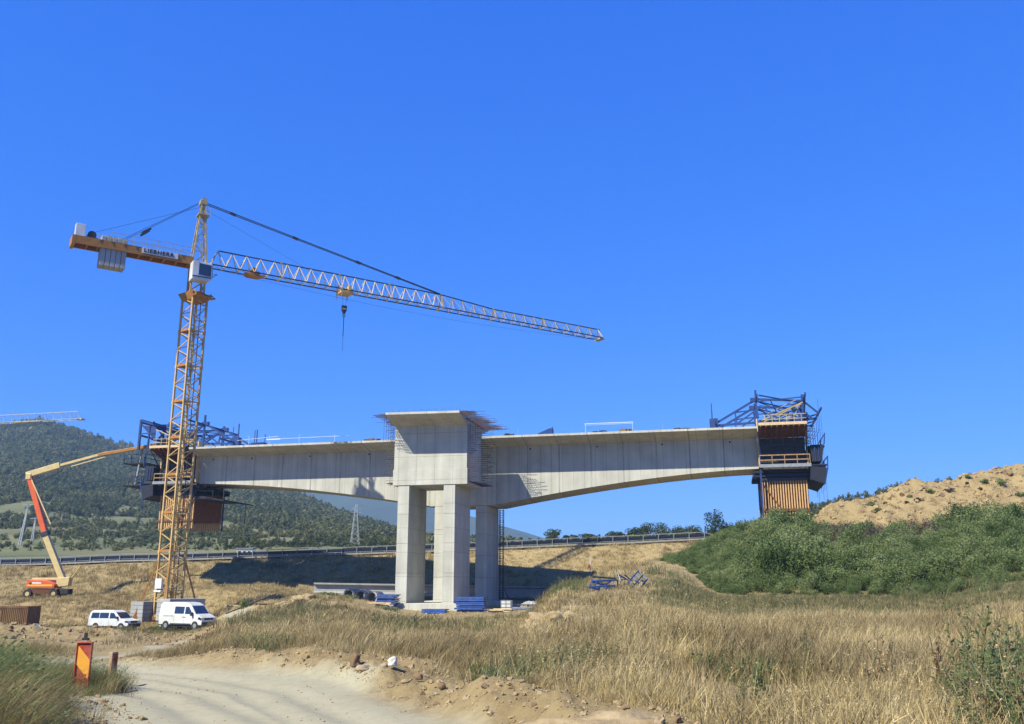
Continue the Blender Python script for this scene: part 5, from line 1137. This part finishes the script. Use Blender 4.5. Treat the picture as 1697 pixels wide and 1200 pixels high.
def scatter(name, pts, scl, templates, var, rotz, tilt=.1):
    """one countless growth: points that carry copies of a few meshes"""
    n = len(pts)
    if n == 0: print('EMPTY SCATTER', name); return
    me = bpy.data.meshes.new(name); me.vertices.add(n); me.vertices.foreach_set('co', np.asarray(pts, np.float32).ravel())
    g = np.random.default_rng(len(pts))
    a = me.attributes.new('size', 'FLOAT_VECTOR', 'POINT'); a.data.foreach_set('vector', np.asarray(scl, np.float32).reshape(n, -1).repeat(1 if np.ndim(scl) == 2 else 3, 1).ravel())
    rt_ = np.stack([g.normal(0, tilt, n), g.normal(0, tilt, n), rotz], -1); a = me.attributes.new('turn', 'FLOAT_VECTOR', 'POINT'); a.data.foreach_set('vector', rt_.astype(np.float32).ravel())
    a = me.attributes.new('pick', 'INT', 'POINT'); a.data.foreach_set('value', np.asarray(var, np.int32))
    o = link(name, me, kind='stuff')
    ng = bpy.data.node_groups.new(name, 'GeometryNodeTree'); ng.interface.new_socket('Geometry', in_out='INPUT', socket_type='NodeSocketGeometry'); ng.interface.new_socket('Geometry', in_out='OUTPUT', socket_type='NodeSocketGeometry')
    N = ng.nodes; Lk = ng.links; gi = N.new('NodeGroupInput'); go = N.new('NodeGroupOutput'); ip = N.new('GeometryNodeInstanceOnPoints'); jn = N.new('GeometryNodeJoinGeometry')
    for t in reversed(templates):
        to = bpy.data.objects.new(t.name + '_pattern', t); oi = N.new('GeometryNodeObjectInfo'); oi.inputs['Object'].default_value = to; oi.inputs['As Instance'].default_value = False
        gt = N.new('GeometryNodeGeometryToInstance'); Lk.new(oi.outputs['Geometry'], gt.inputs[0]); Lk.new(gt.outputs[0], jn.inputs[0])
    def na(nm, ty):
        q = N.new('GeometryNodeInputNamedAttribute'); q.data_type = ty; q.inputs['Name'].default_value = nm; return q.outputs['Attribute']
    Lk.new(gi.outputs[0], ip.inputs['Points']); Lk.new(jn.outputs[0], ip.inputs['Instance']); ip.inputs['Pick Instance'].default_value = True
    Lk.new(na('pick', 'INT'), ip.inputs['Instance Index'])
    e2r = N.new('FunctionNodeEulerToRotation'); Lk.new(na('turn', 'FLOAT_VECTOR'), e2r.inputs[0]); Lk.new(e2r.outputs[0], ip.inputs['Rotation']); Lk.new(na('size', 'FLOAT_VECTOR'), ip.inputs['Scale'])
    Lk.new(ip.outputs[0], go.inputs[0]); md = o.modifiers.new('growth', 'NODES'); md.node_group = ng; return o

def sample(n, y0, y1, a0, a1, pw=1.0):
    """random ground points, denser near the standpoint"""
    y = y0 + (y1 - y0) * rng.random(n) ** pw; a = a0 + (a1 - a0) * rng.random(n); return a * y, y

# dry grass over the rise, the field and the embankment
dry = [tuft_mesh('dry_tuft', L_DRYG, 34, .62, .30, .006, .28, 1), tuft_mesh('dry_tuft', L_DRYG, 26, .5, .34, .007, .4, 2), tuft_mesh('dry_tuft', L_BRNG, 24, .7, .3, .006, .25, 3), tuft_mesh('dry_tuft', L_DRYG, 30, .42, .4, .007, .35, 4)]
dry_far = [tuft_mesh('dry_tuft', L_DRYG, 26, .62, .55, .02, .25, 11), tuft_mesh('dry_tuft', L_DRYG, 22, .55, .6, .022, .35, 12), tuft_mesh('dry_tuft', L_BRNG, 22, .62, .5, .016, .25, 13, leafy=2, leaf=.1)]
def low(x, y):
    """trodden ground round the pier, the vans and the signs keeps the grass short"""
    a = x / np.maximum(y, 6); f = 1 - .68 * sstep(U2A(560), U2A(620), a) * (1 - sstep(U2A(880), U2A(915), a)) * sstep(72, 80, y) * (1 - sstep(124, 127, y))
    for u, yy, w in ((318, 90.5, 5.2), (196, 93.5, 3.6), (35, 97, 3.5)): f = f * (1 - .72 * np.exp(-(((x - ray(u, 1040)[0] * yy) / w) ** 2 + ((y - yy) / 6) ** 2) ** 2))
    return f
def grass(name, n, y0, y1, a0, a1, tmpl, dens, sc, pw=1.0, brown=.2):
    x, y = sample(n, y0, y1, a0, a1, pw); m = masks(x, y); keep = rng.random(n) < dens(x, y, m); x, y = x[keep], y[keep]
    m = {k: v[keep] for k, v in m.items()}; z = ground_h(x, y, m) - .03; k = len(x); f = fbm(x, y, 4, 3, 91)
    s = sc(x, y, m) * low(x, y) * (.6 + .7 * rng.random(k)) * (1 + .4 * f + .45 * fbm(x, y, 1.5, 3, 93) + .3 * fbm(x, y, 13, 2, 94))
    var = rng.integers(0, len(tmpl), k); bi = 2; bz = fbm(x, y, 5, 3, 95) > .5 - brown - .32 * (m['a'] < U2A(1000)) * (y < 92); var = np.where((var == bi) & ~bz, 0, np.where(bz & (rng.random(k) < .4) | (rng.random(k) < .13), bi, var))
    scatter(name, np.stack([x, y, z], -1), s, tmpl, var, np.where(rng.random(k) < .45, rng.uniform(-3.1, 3.1, k), rng.uniform(-.9, .9, k)), .16)
d_field = lambda x, y, m: (1 - m['road']) * (1 - np.clip(m['bare'] * np.where(y > 60, .82, 1.1), 0, 1)) * (m['rd'] > .5) * (1 - .75 * np.clip(m['green'], 0, 1)) * np.where((m['side'] < 0) & (y < 26), .25, 1) * np.clip(.35 + 2.6 * (fbm(x, y, 2.6, 4, 92) + .2 + .5 * sstep(60, 95, y)), .04, 1)
grass('dry_grass', 26000, 8, 34, -.52, .72, dry, d_field, lambda x, y, m: np.where(m['a'] > .12, .78, .55) * (.5 + .5 * sstep(.6, 3.0, m['rd'])), .85)
grass('dry_grass', 26000, 32, 92, -.6, .66, dry_far, lambda x, y, m: d_field(x, y, m) * .9 * np.where(m['a'] < U2A(360), .5, 1), lambda x, y, m: np.where((m['a'] > U2A(1080)) & (y > 38), np.where(m['a'] > 1, 1, .34), .58), .9)
grass('dry_grass', 30000, 92, 139, -.7, .3, dry_far, lambda x, y, m: d_field(x, y, m) * np.where((y < 124) & (m['a'] > U2A(560)) & (m['a'] < U2A(900)), .12, 1), lambda x, y, m: .7 + 0 * x)
seed_t = [tuft_mesh('seed_stalk', L_DRYG, 4, 1.0, .3, .003, .22, 15, leafy=6, leaf=.03), tuft_mesh('seed_stalk', L_BRNG, 5, .9, .3, .003, .3, 16, leafy=8, leaf=.028), tuft_mesh('seed_stalk', L_DRYG, 7, .5, .5, .006, .9, 17)]
grass('dry_grass', 7000, 8, 34, -.3, .72, seed_t, lambda x, y, m: d_field(x, y, m) * (fbm(x, y, 4, 3, 133) > .0), lambda x, y, m: .8 + 0 * x, .85, .3)
gw = [tuft_mesh('field_weed', L_WEED, 10, .42, .22, .007, .15, 43, leafy=7, leaf=.1), tuft_mesh('field_weed', L_GRNG, 18, .5, .25, .006, .3, 44, leafy=3)]
x, y = sample(9000, 11, 75, -.3, .66, .9); m = masks(x, y); kp = (d_field(x, y, m) > .2) & (fbm(x, y, 5, 4, 141) > .38) & (m['rd'] > .8); x, y = x[kp], y[kp]
scatter('weeds', np.stack([x, y, ground_h(x, y) - .02], -1), (.7 + .8 * rng.random(len(x))) * (1 + .6 * sstep(25, 60, y)), gw, rng.integers(0, 2, len(x)), rng.uniform(-3, 3, len(x)), .15)
# mown green field and green patches
grn = [tuft_mesh('green_tuft', L_GRNG, 24, .34, .45, .014, .2, 21), tuft_mesh('green_tuft', L_GRNG, 22, .45, .4, .012, .3, 22, leafy=2), tuft_mesh('green_tuft', L_BRNG, 20, .4, .45, .014, .2, 23)]
grass('green_grass', 26000, 30, 98, -.62, .66, grn, lambda x, y, m: np.clip(m['green'] * 1.1, 0, 1) * (m['rd'] > .6), lambda x, y, m: np.where(m['a'] > .1, .75, 1.5), .9, .1)
# weedy verge left of the road, tall and leaning
wd = [tuft_mesh('weed_tuft', L_WEED, 34, .8, .22, .005, .6, 31, leafy=3), tuft_mesh('weed_tuft', L_GRNG, 36, .7, .25, .005, .8, 32), tuft_mesh('weed_tuft', L_DRYG, 26, .8, .25, .004, .55, 33), tuft_mesh('weed_tuft', L_BRNG, 26, .75, .25, .004, .7, 34)]
x, y = sample(9000, 8.5, 22, -.66, -.3); m = masks(x, y); e = m['rd'] + fbm(x, y, 1.4, 3, 97) * .5; kp = (m['side'] < 0) & (e > -.12) & (rng.random(len(x)) < .02 + .98 * sstep(-.05, .45, e) * sstep(13.6, 14.6, y) + sstep(.75, 1.25, e)) ; x, y, e = x[kp], y[kp], e[kp]
z = ground_h(x, y) - .03; gn = fbm(x, y, 1.8, 3, 99)
var = np.where(gn + rng.normal(0, .2, len(x)) > .03, rng.integers(0, 2, len(x)), rng.integers(2, 4, len(x)))
hgt = (.5 + .6 * sstep(.2, 1.6, e)) * np.where(y < 12.5, .85, 1) * (.7 + .6 * rng.random(len(x))) * np.where(y > 15.2, .75, 1)
for u, Y, r_, n_ in ((104, 15.6, .3, 60), (112, 16.6, .35, 60), (88, 16.2, .4, 60), (70, 17.5, .5, 60), (125, 15.1, .22, 26), (146, 15.2, .2, 26), (166, 16.2, .16, 30), (174, 16.3, .12, 14)):
    c_ = on(u, Y); x = np.append(x, c_.x + rng.normal(0, r_, n_)); y = np.append(y, c_.y + rng.normal(0, r_, n_)); hgt = np.append(hgt, .42 + .3 * rng.random(n_)); var = np.append(var, rng.integers(0, 4, n_))
z = ground_h(x, y) - .03
clear = (np.hypot(x - on(133, 15.6).x - .05, y - 15.0) < .55); hgt = np.where(clear, hgt * .5, hgt)
scatter('weeds', np.stack([x, y, z], -1), hgt, wd, var, rng.uniform(-.7, .7, len(x)), .1)
# scattered weeds at the van terrace and along the banks
x, y = sample(2600, 70, 101, -.62, -.28); m = masks(x, y); kp = (m['road'] < .2) & (m['rd'] > .3) & (fbm(x, y, 6, 3, 101) + .8 * np.exp(-((y - 91) / 6) ** 2) > .25); x, y = x[kp], y[kp]
scatter('weeds', np.stack([x, y, ground_h(x, y) - .03], -1), (.8 + .7 * rng.random(len(x))) * low(x, y), [tuft_mesh('bank_weed', L_WEED, 16, .6, .5, .02, .2, 41, leafy=8), tuft_mesh('bank_weed', L_BRNG, 16, .6, .5, .02, .2, 42, leafy=5)], rng.integers(0, 2, len(x)), rng.uniform(-3, 3, len(x)), .1)
# shrubs covering the berm
bsh = [leaf_mesh('shrub', L_BUSH, 1530, (1.15, 1.15, 1.3), 0.065, 10, 51, shell=.3), leaf_mesh('shrub', L_BUSH, 1360, (1.0, 1.0, 1.6), 0.065, 12, 52, shell=.3), leaf_mesh('shrub', L_BUSH, 1360, (1.3, 1.2, 1.1), 0.068, 9, 53, shell=.3), leaf_mesh('shrub', L_DRYB, 480, (1.1, 1.1, 1.3), .07, 10, 54, shell=.2)]
n = 2600; y = 56 + 42 * rng.random(n); a = U2A(1085) + (.80 - U2A(1085)) * rng.random(n)
y = np.append(y, 60 + 32 * rng.random(1500)); a = np.append(a, U2A(1088) + (U2A(1230) - U2A(1088)) * rng.random(1500))
yb = np.interp(a, [U2A(u) for u in (1085, 1110, 1150, 1200, 1300, 1400, 1550, 1697, 2100)], [83, 77, 69, 64, 61.5, 60.0, 59.5, 57.5, 56]); yt = np.interp(a, [U2A(u) for u in (1085, 1110, 1150, 1185, 1220, 1300, 1340, 1400, 1697, 2100)], [83.5, 84, 85, 87.5, 91, 94, 89, 87, 86.5, 86])
wob = fbm(a * y, y, 5, 3, 103) * 1.6; kp = (y > yb + wob) & (y < yt + wob); y, a = y[kp], a[kp]; x = a * y; k = len(x)
edge = sstep(0, 5, y - np.interp(a, [U2A(u) for u in (1085, 1110, 1150, 1200, 1300, 1400, 1550, 1697, 2100)], [84, 76, 68, 63.5, 61.5, 60.5, 60.5, 58.5, 56])); edge2 = sstep(0, 4, yt[kp] - y + 1.5)
s = (.42 + .40 * edge) * (.55 + .85 * rng.random(k) ** 1.3) * (1 + .3 * fbm(x, y, 6, 3, 107)) * (.8 + .25 * edge2) * (.36 + .64 * sstep(U2A(1120), U2A(1330), a))
s = s * (1 + .35 * np.exp(-(((a - U2A(1300)) / .05) ** 2)) + .45 * np.exp(-(((a - U2A(1640)) / .05) ** 2 + ((y - 84) / 5) ** 2)))
dryz = (fbm(x, y, 7, 3, 109) * .55 + .75 * sstep(75.5, 79.5, y) * sstep(U2A(1345), U2A(1375), a) * (1 - sstep(U2A(1560), U2A(1590), a)) > .48)
var = np.where(dryz & (rng.random(k) < .75), 3, rng.integers(0, 3, k)); scatter('shrubbery', np.stack([x, y, ground_h(x, y) - .12], -1), s, bsh, var, rng.uniform(0, 6.28, k), .12)
x, y = sample(7000, 78, 112, U2A(1325), .7); m = masks(x, y); kp = (m['mound'] > .5) & (fbm(x, y, 5, 3, 121) > .12) & (rng.random(len(x)) < .45); x, y = x[kp], y[kp]
scatter('dry_grass', np.stack([x, y, ground_h(x, y) - .04], -1), .25 + .5 * rng.random(len(x)), [dry_far[0], dry_far[2], grn[1]], rng.integers(0, 3, len(x)), rng.uniform(-3, 3, len(x)), .3)
# woods on the hillside
tw = [leaf_mesh('wood_tree', L_WOOD, 190, (3.4, 3.4, 4.2), .8, 8, 61, up=.8), leaf_mesh('wood_tree', L_WOOD, 170, (4.4, 4.2, 3.2), .85, 8, 62, up=.8), leaf_mesh('wood_tree', L_WOOD, 160, (2.6, 2.6, 4.8), .75, 7, 63, up=.8)]
n = 42000; t = rng.random(n) ** .75 * 1.03; a = RA[2] + (.06 - RA[2]) * rng.random(n); y = HY0 + (hill_yr(a) - HY0) * t; x = a * y
w_ = fbm(x, y, 90, 4, 111); w2_ = fbm(x, y, 35, 3, 112); dens = sstep(-.2, .45, w_ * 1.3 + w2_ * .8 + (t - .40) * 1.7) * .92 + .5 * (w2_ + w_ * .5 > -.02) + .5 * (np.abs(t - .26 - w_ * .1) < .03) + .4 * (np.abs(t - .13 - w_ * .06) < .015)
kp = (rng.random(n) < dens) & (t > .07); x, y, a, t = x[kp], y[kp], a[kp], t[kp]; k = len(x)
sz = (.22 + .62 * sstep(.05, .65, t)) * (.35 + 1.05 * rng.random(k) ** 1.5)
scatter('woods', np.stack([x, y, hill_z(a, y) - .5], -1), sz, tw, rng.integers(0, 3, k), rng.uniform(0, 6.28, k), .06)
n = 2600; a = ra_[0] - .05 + (.67 - ra_[0]) * rng.random(n); y = 178 + 110 * rng.random(n); x = a * y; kp = rng.random(n) < .25 + .5 * (fbm(x, y, 14, 3, 131) > 0); x, y, a = x[kp], y[kp], a[kp]
scatter('scrub', np.stack([x, y, rhill_z(a, y) - .3], -1), .18 + .22 * rng.random(len(x)), tw, rng.integers(0, 3, len(x)), rng.uniform(0, 6.28, len(x)), .06)
n = 420; a = U2A(930) + (U2A(1330) - U2A(930)) * rng.random(n); y = 160 + 25 * rng.random(n); x = a * y; kp = fbm(x, y, 9, 3, 135) > -.15; x, y = x[kp], y[kp]
scatter('scrub', np.stack([x, y, ground_h(x, y) - .2], -1), .14 + .22 * rng.random(len(x)), tw, rng.integers(0, 3, len(x)), rng.uniform(0, 6.28, len(x)), .06)
# clods and stones: rubble along the road and loose stones on it
ck = []
for i, m_ in enumerate((M_SOIL, M_ROCK, M_BROCK)):
    import bmesh
    b = bmesh.new(); bmesh.ops.create_icosphere(b, subdivisions=2, radius=1)
    for v in b.verts: v.co *= random.uniform(.55, 1.2); v.co.z *= .75
    me = bpy.data.meshes.new('clod'); b.to_mesh(me); b.free(); me.materials.append(m_); ck.append(me)
x, y = sample(15000, 7, 24, -.6, .3, .9); m = masks(x, y); kp = (m['berm'] > .3) | ((m['side'] < 0) & (m['rd'] > -.5) & (m['rd'] < 1.0) & (y < 15.5)); x, y = x[kp], y[kp]; k = len(x)
scatter('rubble', np.stack([x, y, ground_h(x, y) + .005], -1), .012 + .055 * rng.random(k) ** 6, ck, np.where(rng.random(k) < .12, 2, np.where(rng.random(k) < .2, 1, 0)), rng.uniform(0, 6.28, k), .5)
x, y = sample(1500, 9, 24, -.5, .05); m = masks(x, y); kp = (m['road'] > .6); x, y = x[kp], y[kp]; k = len(x)
scatter('gravel', np.stack([x, y, ground_h(x, y)], -1), .006 + .02 * rng.random(k) ** 4, ck, rng.integers(0, 2, k), rng.uniform(0, 6.28, k), .5)
x, y = sample(9000, 80, 112, U2A(1320), .7); m = masks(x, y); kp = (m['mound'] > .6) & (rng.random(len(x)) < .55); x, y = x[kp], y[kp]; k = len(x)
scatter('rubble', np.stack([x, y, ground_h(x, y)], -1), .06 + .32 * rng.random(k) ** 4, ck, np.where(rng.random(k) < .12, 2, 0), rng.uniform(0, 6.28, k), .5)
x, y = sample(16000, 38, 120, -.56, U2A(640)); m = masks(x, y); kp = (m['bare'] > .5) & (rng.random(len(x)) < .5); x, y = x[kp], y[kp]; k = len(x)
scatter('rubble', np.stack([x, y, ground_h(x, y)], -1), .04 + .16 * rng.random(k) ** 4, ck, np.where(rng.random(k) < .3, 2, 0), rng.uniform(0, 6.28, k), .5)

# single trees on the skyline right of the bridge
def tree(u, v, vtop, wpx, Y, label, seed, name='tree'):
    b = at(u, v, Y); hh = (rv(vtop) - rv(v)) * Y; w = wpx / 1530 * Y / 2
    b.z -= .3; hh += .3
    o = thing(name, label, 'tree', b, 0, 'trees along the skyline right of the bridge')
    part('trunk', MB().tube((0, 0, -1.5), (0, 0, hh * .55), .16, 7, .07).tube((0, 0, hh * .3), (w * .4, .2, hh * .65), .08, 6, .03).tube((0, 0, hh * .35), (-w * .4, -.2, hh * .7), .08, 6, .03), M_BARK, o)
    me = leaf_mesh('crown', L_TREE, 1700, (w * 1.35, w * 1.2, hh * .6), .14 * max(1, hh / 4), 18, seed, up=.75); part('crown', me, None, o)
TR = [(915, 893, 876, 26, 175, 'rounded lone tree just right of the rear pier'), (946, 893, 886, 26, 180, 'low bush like tree right of the lone round tree'), (975, 893, 884, 28, 180, 'small flat crowned tree over the middle of the guard rail'), (1020, 893, 881, 32, 178, 'low wide tree left of the tall clump'),
      (1050, 892, 873, 24, 176, 'narrow tree on the left side of the tall clump'), (1070, 892, 864, 26, 178, 'pointed tree at the top of the tall clump'), (1095, 892, 867, 30, 177, 'broad tree on the right side of the tall clump'), (1128, 891, 872, 30, 178, 'low tree between the clump and the guard rail end'), (1150, 890, 866, 28, 174, 'flat topped tree left of the tallest tree'),
      (1187, 890, 844, 34, 172, 'tallest tree standing near the guard rail end'), (1214, 888, 867, 26, 176, 'low tree just right of the tallest tree'), (1242, 884, 864, 28, 176, 'low tree halfway to the right form traveller'), (1270, 878, 861, 26, 176, 'low tree just left of the right form traveller')]
for i, (u, v, vt, w, Y, lb_) in enumerate(TR): tree(u, v, vt, w, Y, lb_, 200 + i)
# shrubs on the sandy mound
def shrub(u, v, wpx, hpx, label, m, seed, Y0=86.0, name='shrub'):
    a, r = ray(u, v); y = Y0
    while y < 125 and (gz(a * y, y) - EYE) / y < r: y += .25
    p = Vector((a * y, y, gz(a * y, y))); w = wpx / 1500 * y / 2; hh = hpx / 1500 * y
    o = solo(name, leaf_mesh(name, m, 260, (w, w, hh * .55), .10, 7, seed), None, label, 'shrub', p - Vector((0, 0, .1)), 0, 'shrubs on the sandy mound')
for i, (u, v, w, h, lb_, m_) in enumerate(((1444, 838, 16, 11, 'green shrub low on the left part of the mound', L_BUSH), (1455, 848, 14, 9, 'olive shrub below the low left one on the mound', L_BUSH), (1468, 836, 10, 7, 'small olive shrub right of the low left pair', L_BUSH), (1507, 825, 14, 9, 'green shrub on the middle slope under the crest', L_BUSH), (1520, 830, 11, 8, 'brownish shrub between two green ones on the middle slope', L_DRYB), (1503, 835, 8, 7, 'tiny dark shrub at the foot of the middle slope', L_DRYB),
      (1542, 817, 16, 14, 'upright green shrub in the middle of the mound', L_BUSH), (1544, 796, 10, 8, 'dark green shrub on the crest left of the summit', L_BUSH), (1604, 794, 18, 11, 'wide green shrub high on the mound', L_BUSH), (1604, 804, 8, 8, 'small brown shrub below the wide high one', L_DRYB), (1633, 803, 17, 12, 'olive green shrub left of the largest one', L_BUSH), (1658, 806, 24, 20, 'largest bright green shrub high on the mound', L_BUSH), (1690, 824, 20, 13, 'green shrub at the right edge of the mound', L_BUSH), (1625, 813, 9, 7, 'brown tuft under the olive shrub', L_DRYB), (1560, 884, 10, 8, 'brown tuft at the foot of the mound', L_DRYB), (1574, 815, 18, 8, 'flat brown dead branch pile on the mound slope', L_DRYB))): shrub(u, v, w, h, lb_, m_, 300 + i)
for i, (u, Y, w, h, lb_) in enumerate(((1655, 106, 1.0, .9, 'dark shrub left of another on the mound summit'), (1678, 107, 1.35, 1.1, 'larger dark shrub on the mound summit skyline'))):
    solo('shrub', leaf_mesh('shrub', L_TREE, 300, (w, w, h * .6), .11, 7, 330 + i), None, lb_, 'shrub', on(u, Y), 0, 'shrubs on the mound summit')
def bush(u, Y, w, h, label, m, seed, n=420):
    solo('bush', leaf_mesh('bush', m, n, (w, w, h * .55), .10, 8, seed), None, label, 'bush', on(u, Y) - Vector((0, 0, .1)))
bush(406, 99, .65, 1.4, 'dark green bush on the sandy slope right of the panel van', L_BUSH, 400)
bush(545, 96, 1.2, 1.0, 'green bush on the heap in front of the precast girder', L_BUSH, 401)
bush(575, 97, 1.4, .8, 'low green bush right of the one on the heap', L_BUSH, 402)
bush(262, 94.5, 1.1, .9, 'green bush between the two vans', L_WEED, 403)
bush(322, 94, 1.7, .8, 'brown dry bush hiding the rear wheel of the panel van', L_DRYB, 404)
bush(640, 905 / 10, 1.5, .7, 'green bush under the left formwork stack', L_WEED, 405)
# tall single weeds in the foreground grass
def tall_weed(u, Y, h, label, seed, m=L_WEED, nst=6, spread=.16, lean=.12, nl=26):
    g = random.Random(seed); c = on(u, Y); o = thing('weed_plant', label, 'weed', c, 0, 'tall weeds in the foreground'); st_ = MB(); V = []; F = []
    for i in range(nst):
        a = g.uniform(0, 6.28); p = Vector((math.cos(a) * spread * g.random(), math.sin(a) * spread * g.random(), -.02)); H = h * g.uniform(.6, 1.0); q = p + Vector((lean * H + g.uniform(-.16, .16) * H, g.uniform(-.15, .15) * H, H)); mid = p.lerp(q, .5) + Vector((-lean * H * .15, 0, 0))
        st_.tube(p, mid, .007, 5, .005).tube(mid, q, .005, 5, .002)
        for k in range(nl):
            f = .12 + .88 * g.random(); pt = p.lerp(mid, f * 2) if f < .5 else mid.lerp(q, f * 2 - 1); d = Vector((g.uniform(-1, 1), g.uniform(-1, 1), g.uniform(.1, .9))).normalized(); s = g.uniform(.05, .11) * (1.25 - .6 * f); b = d.cross(Vector((g.uniform(-1, 1), g.uniform(-1, 1), g.uniform(-1, 1)))).normalized() * s * .2; k0 = len(V)
            V += [tuple(pt), tuple(pt + d * s * .5 + b), tuple(pt + d * s), tuple(pt + d * s * .5 - b)]; F.append((k0, k0 + 1, k0 + 2, k0 + 3))
    part('stem', st_, M_WOODD if m is L_BRNG else L_GRNG, o); me = bpy.data.meshes.new('leaves'); me.from_pydata(V, [], F); me.materials.append(m); part('leaves', me, None, o)
WD = [(1612, 10.6, 1.55, 'tallest green weed rising above the field at the right'), (1640, 11.4, 1.35, 'tall green weed leaning right beside the tallest one'), (1600, 12.3, 1.2, 'green weed behind and left of the tallest one'), (1672, 9.6, 1.05, 'dense green weed near the right edge'), (1690, 10.4, 1.2, 'green weed cut by the right edge'), (1650, 8.8, .85, 'bushy green weed low in the right corner'), (1680, 8.6, .75, 'bushy green weed in the bottom right corner'),
      (1625, 9.0, .8, 'short green weed below the tallest one'), (1262, 11.6, .72, 'lone greyish green weed left of centre in the dry grass'), (1240, 11.0, .5, 'low green weed at the left foot of the lone one'), (1332, 15.0, .75, 'pale green weed further back in the dry grass'), (1560, 11.5, .95, 'thin dark stemmed weed left of the green thicket'), (1455, 12.4, .9, 'thin pale dry stalk standing in the middle of the grass')]
for i, (u, Y, h, lb_) in enumerate(WD): tall_weed(u, Y, h, lb_, 500 + i, L_WEED if i not in (11, 12) else L_BRNG, 4 if i in (3, 5, 6, 7) else (3 if i > 10 else 4), .22 if i in (3, 5, 6, 7) else .12)
x, y = sample(130, 8.2, 12.5, U2A(1550), U2A(1740)); scatter('weeds', np.stack([x, y, ground_h(x, y)], -1), (.9 + .7 * rng.random(len(x))) * (.6 + .4 * sstep(U2A(1560), U2A(1640), x / y)), [tuft_mesh('thicket', L_WEED, 9, .62, .2, .005, .15, 81, leafy=12), tuft_mesh('thicket', L_BRNG, 8, .6, .2, .004, .2, 82, leafy=7)], (rng.random(len(x)) < .35).astype(int), rng.uniform(-3, 3, len(x)), .15)
# brown weed stalks round the soil heap
x, y = sample(260, 22, 28, U2A(860), U2A(1000)); scatter('weeds', np.stack([x, y, ground_h(x, y)], -1), .9 + .5 * rng.random(len(x)), [tuft_mesh('stalk', L_DRYG, 9, .55, .3, .006, .1, 61, leafy=6, leaf=.04)], np.zeros(len(x)), rng.uniform(-3, 3, len(x)), .2)
x, y = sample(260, 8.3, 11, U2A(1180), U2A(1480)); scatter('weeds', np.stack([x, y, ground_h(x, y)], -1), .7 + .4 * rng.random(len(x)), [tuft_mesh('stalk', L_DRYG, 12, .45, .25, .005, .3, 71, leafy=5, leaf=.04), tuft_mesh('stalk', L_BRNG, 9, .4, .25, .005, -.3, 72, leafy=6, leaf=.04)], rng.integers(0, 2, len(x)), rng.uniform(-3, 3, len(x)), .3)

# ------------------------------------------------------------------ air
hz = MB().bx(-4600, 4600, -300, 4500, -26, 300)
hm = bpy.data.materials.new('haze'); hm.use_nodes = True; hn = hm.node_tree.nodes; hn.remove(hn['Principled BSDF']); pv_ = hn.new('ShaderNodeVolumePrincipled'); pv_.inputs['Color'].default_value = (.42, .68, 1, 1); pv_.inputs['Density'].default_value = 2.0e-4; pv_.inputs['Anisotropy'].default_value = .0
hm.node_tree.links.new(pv_.outputs[0], hn['Material Output'].inputs['Volume'])
part('haze', hz, hm, None, kind='stuff')
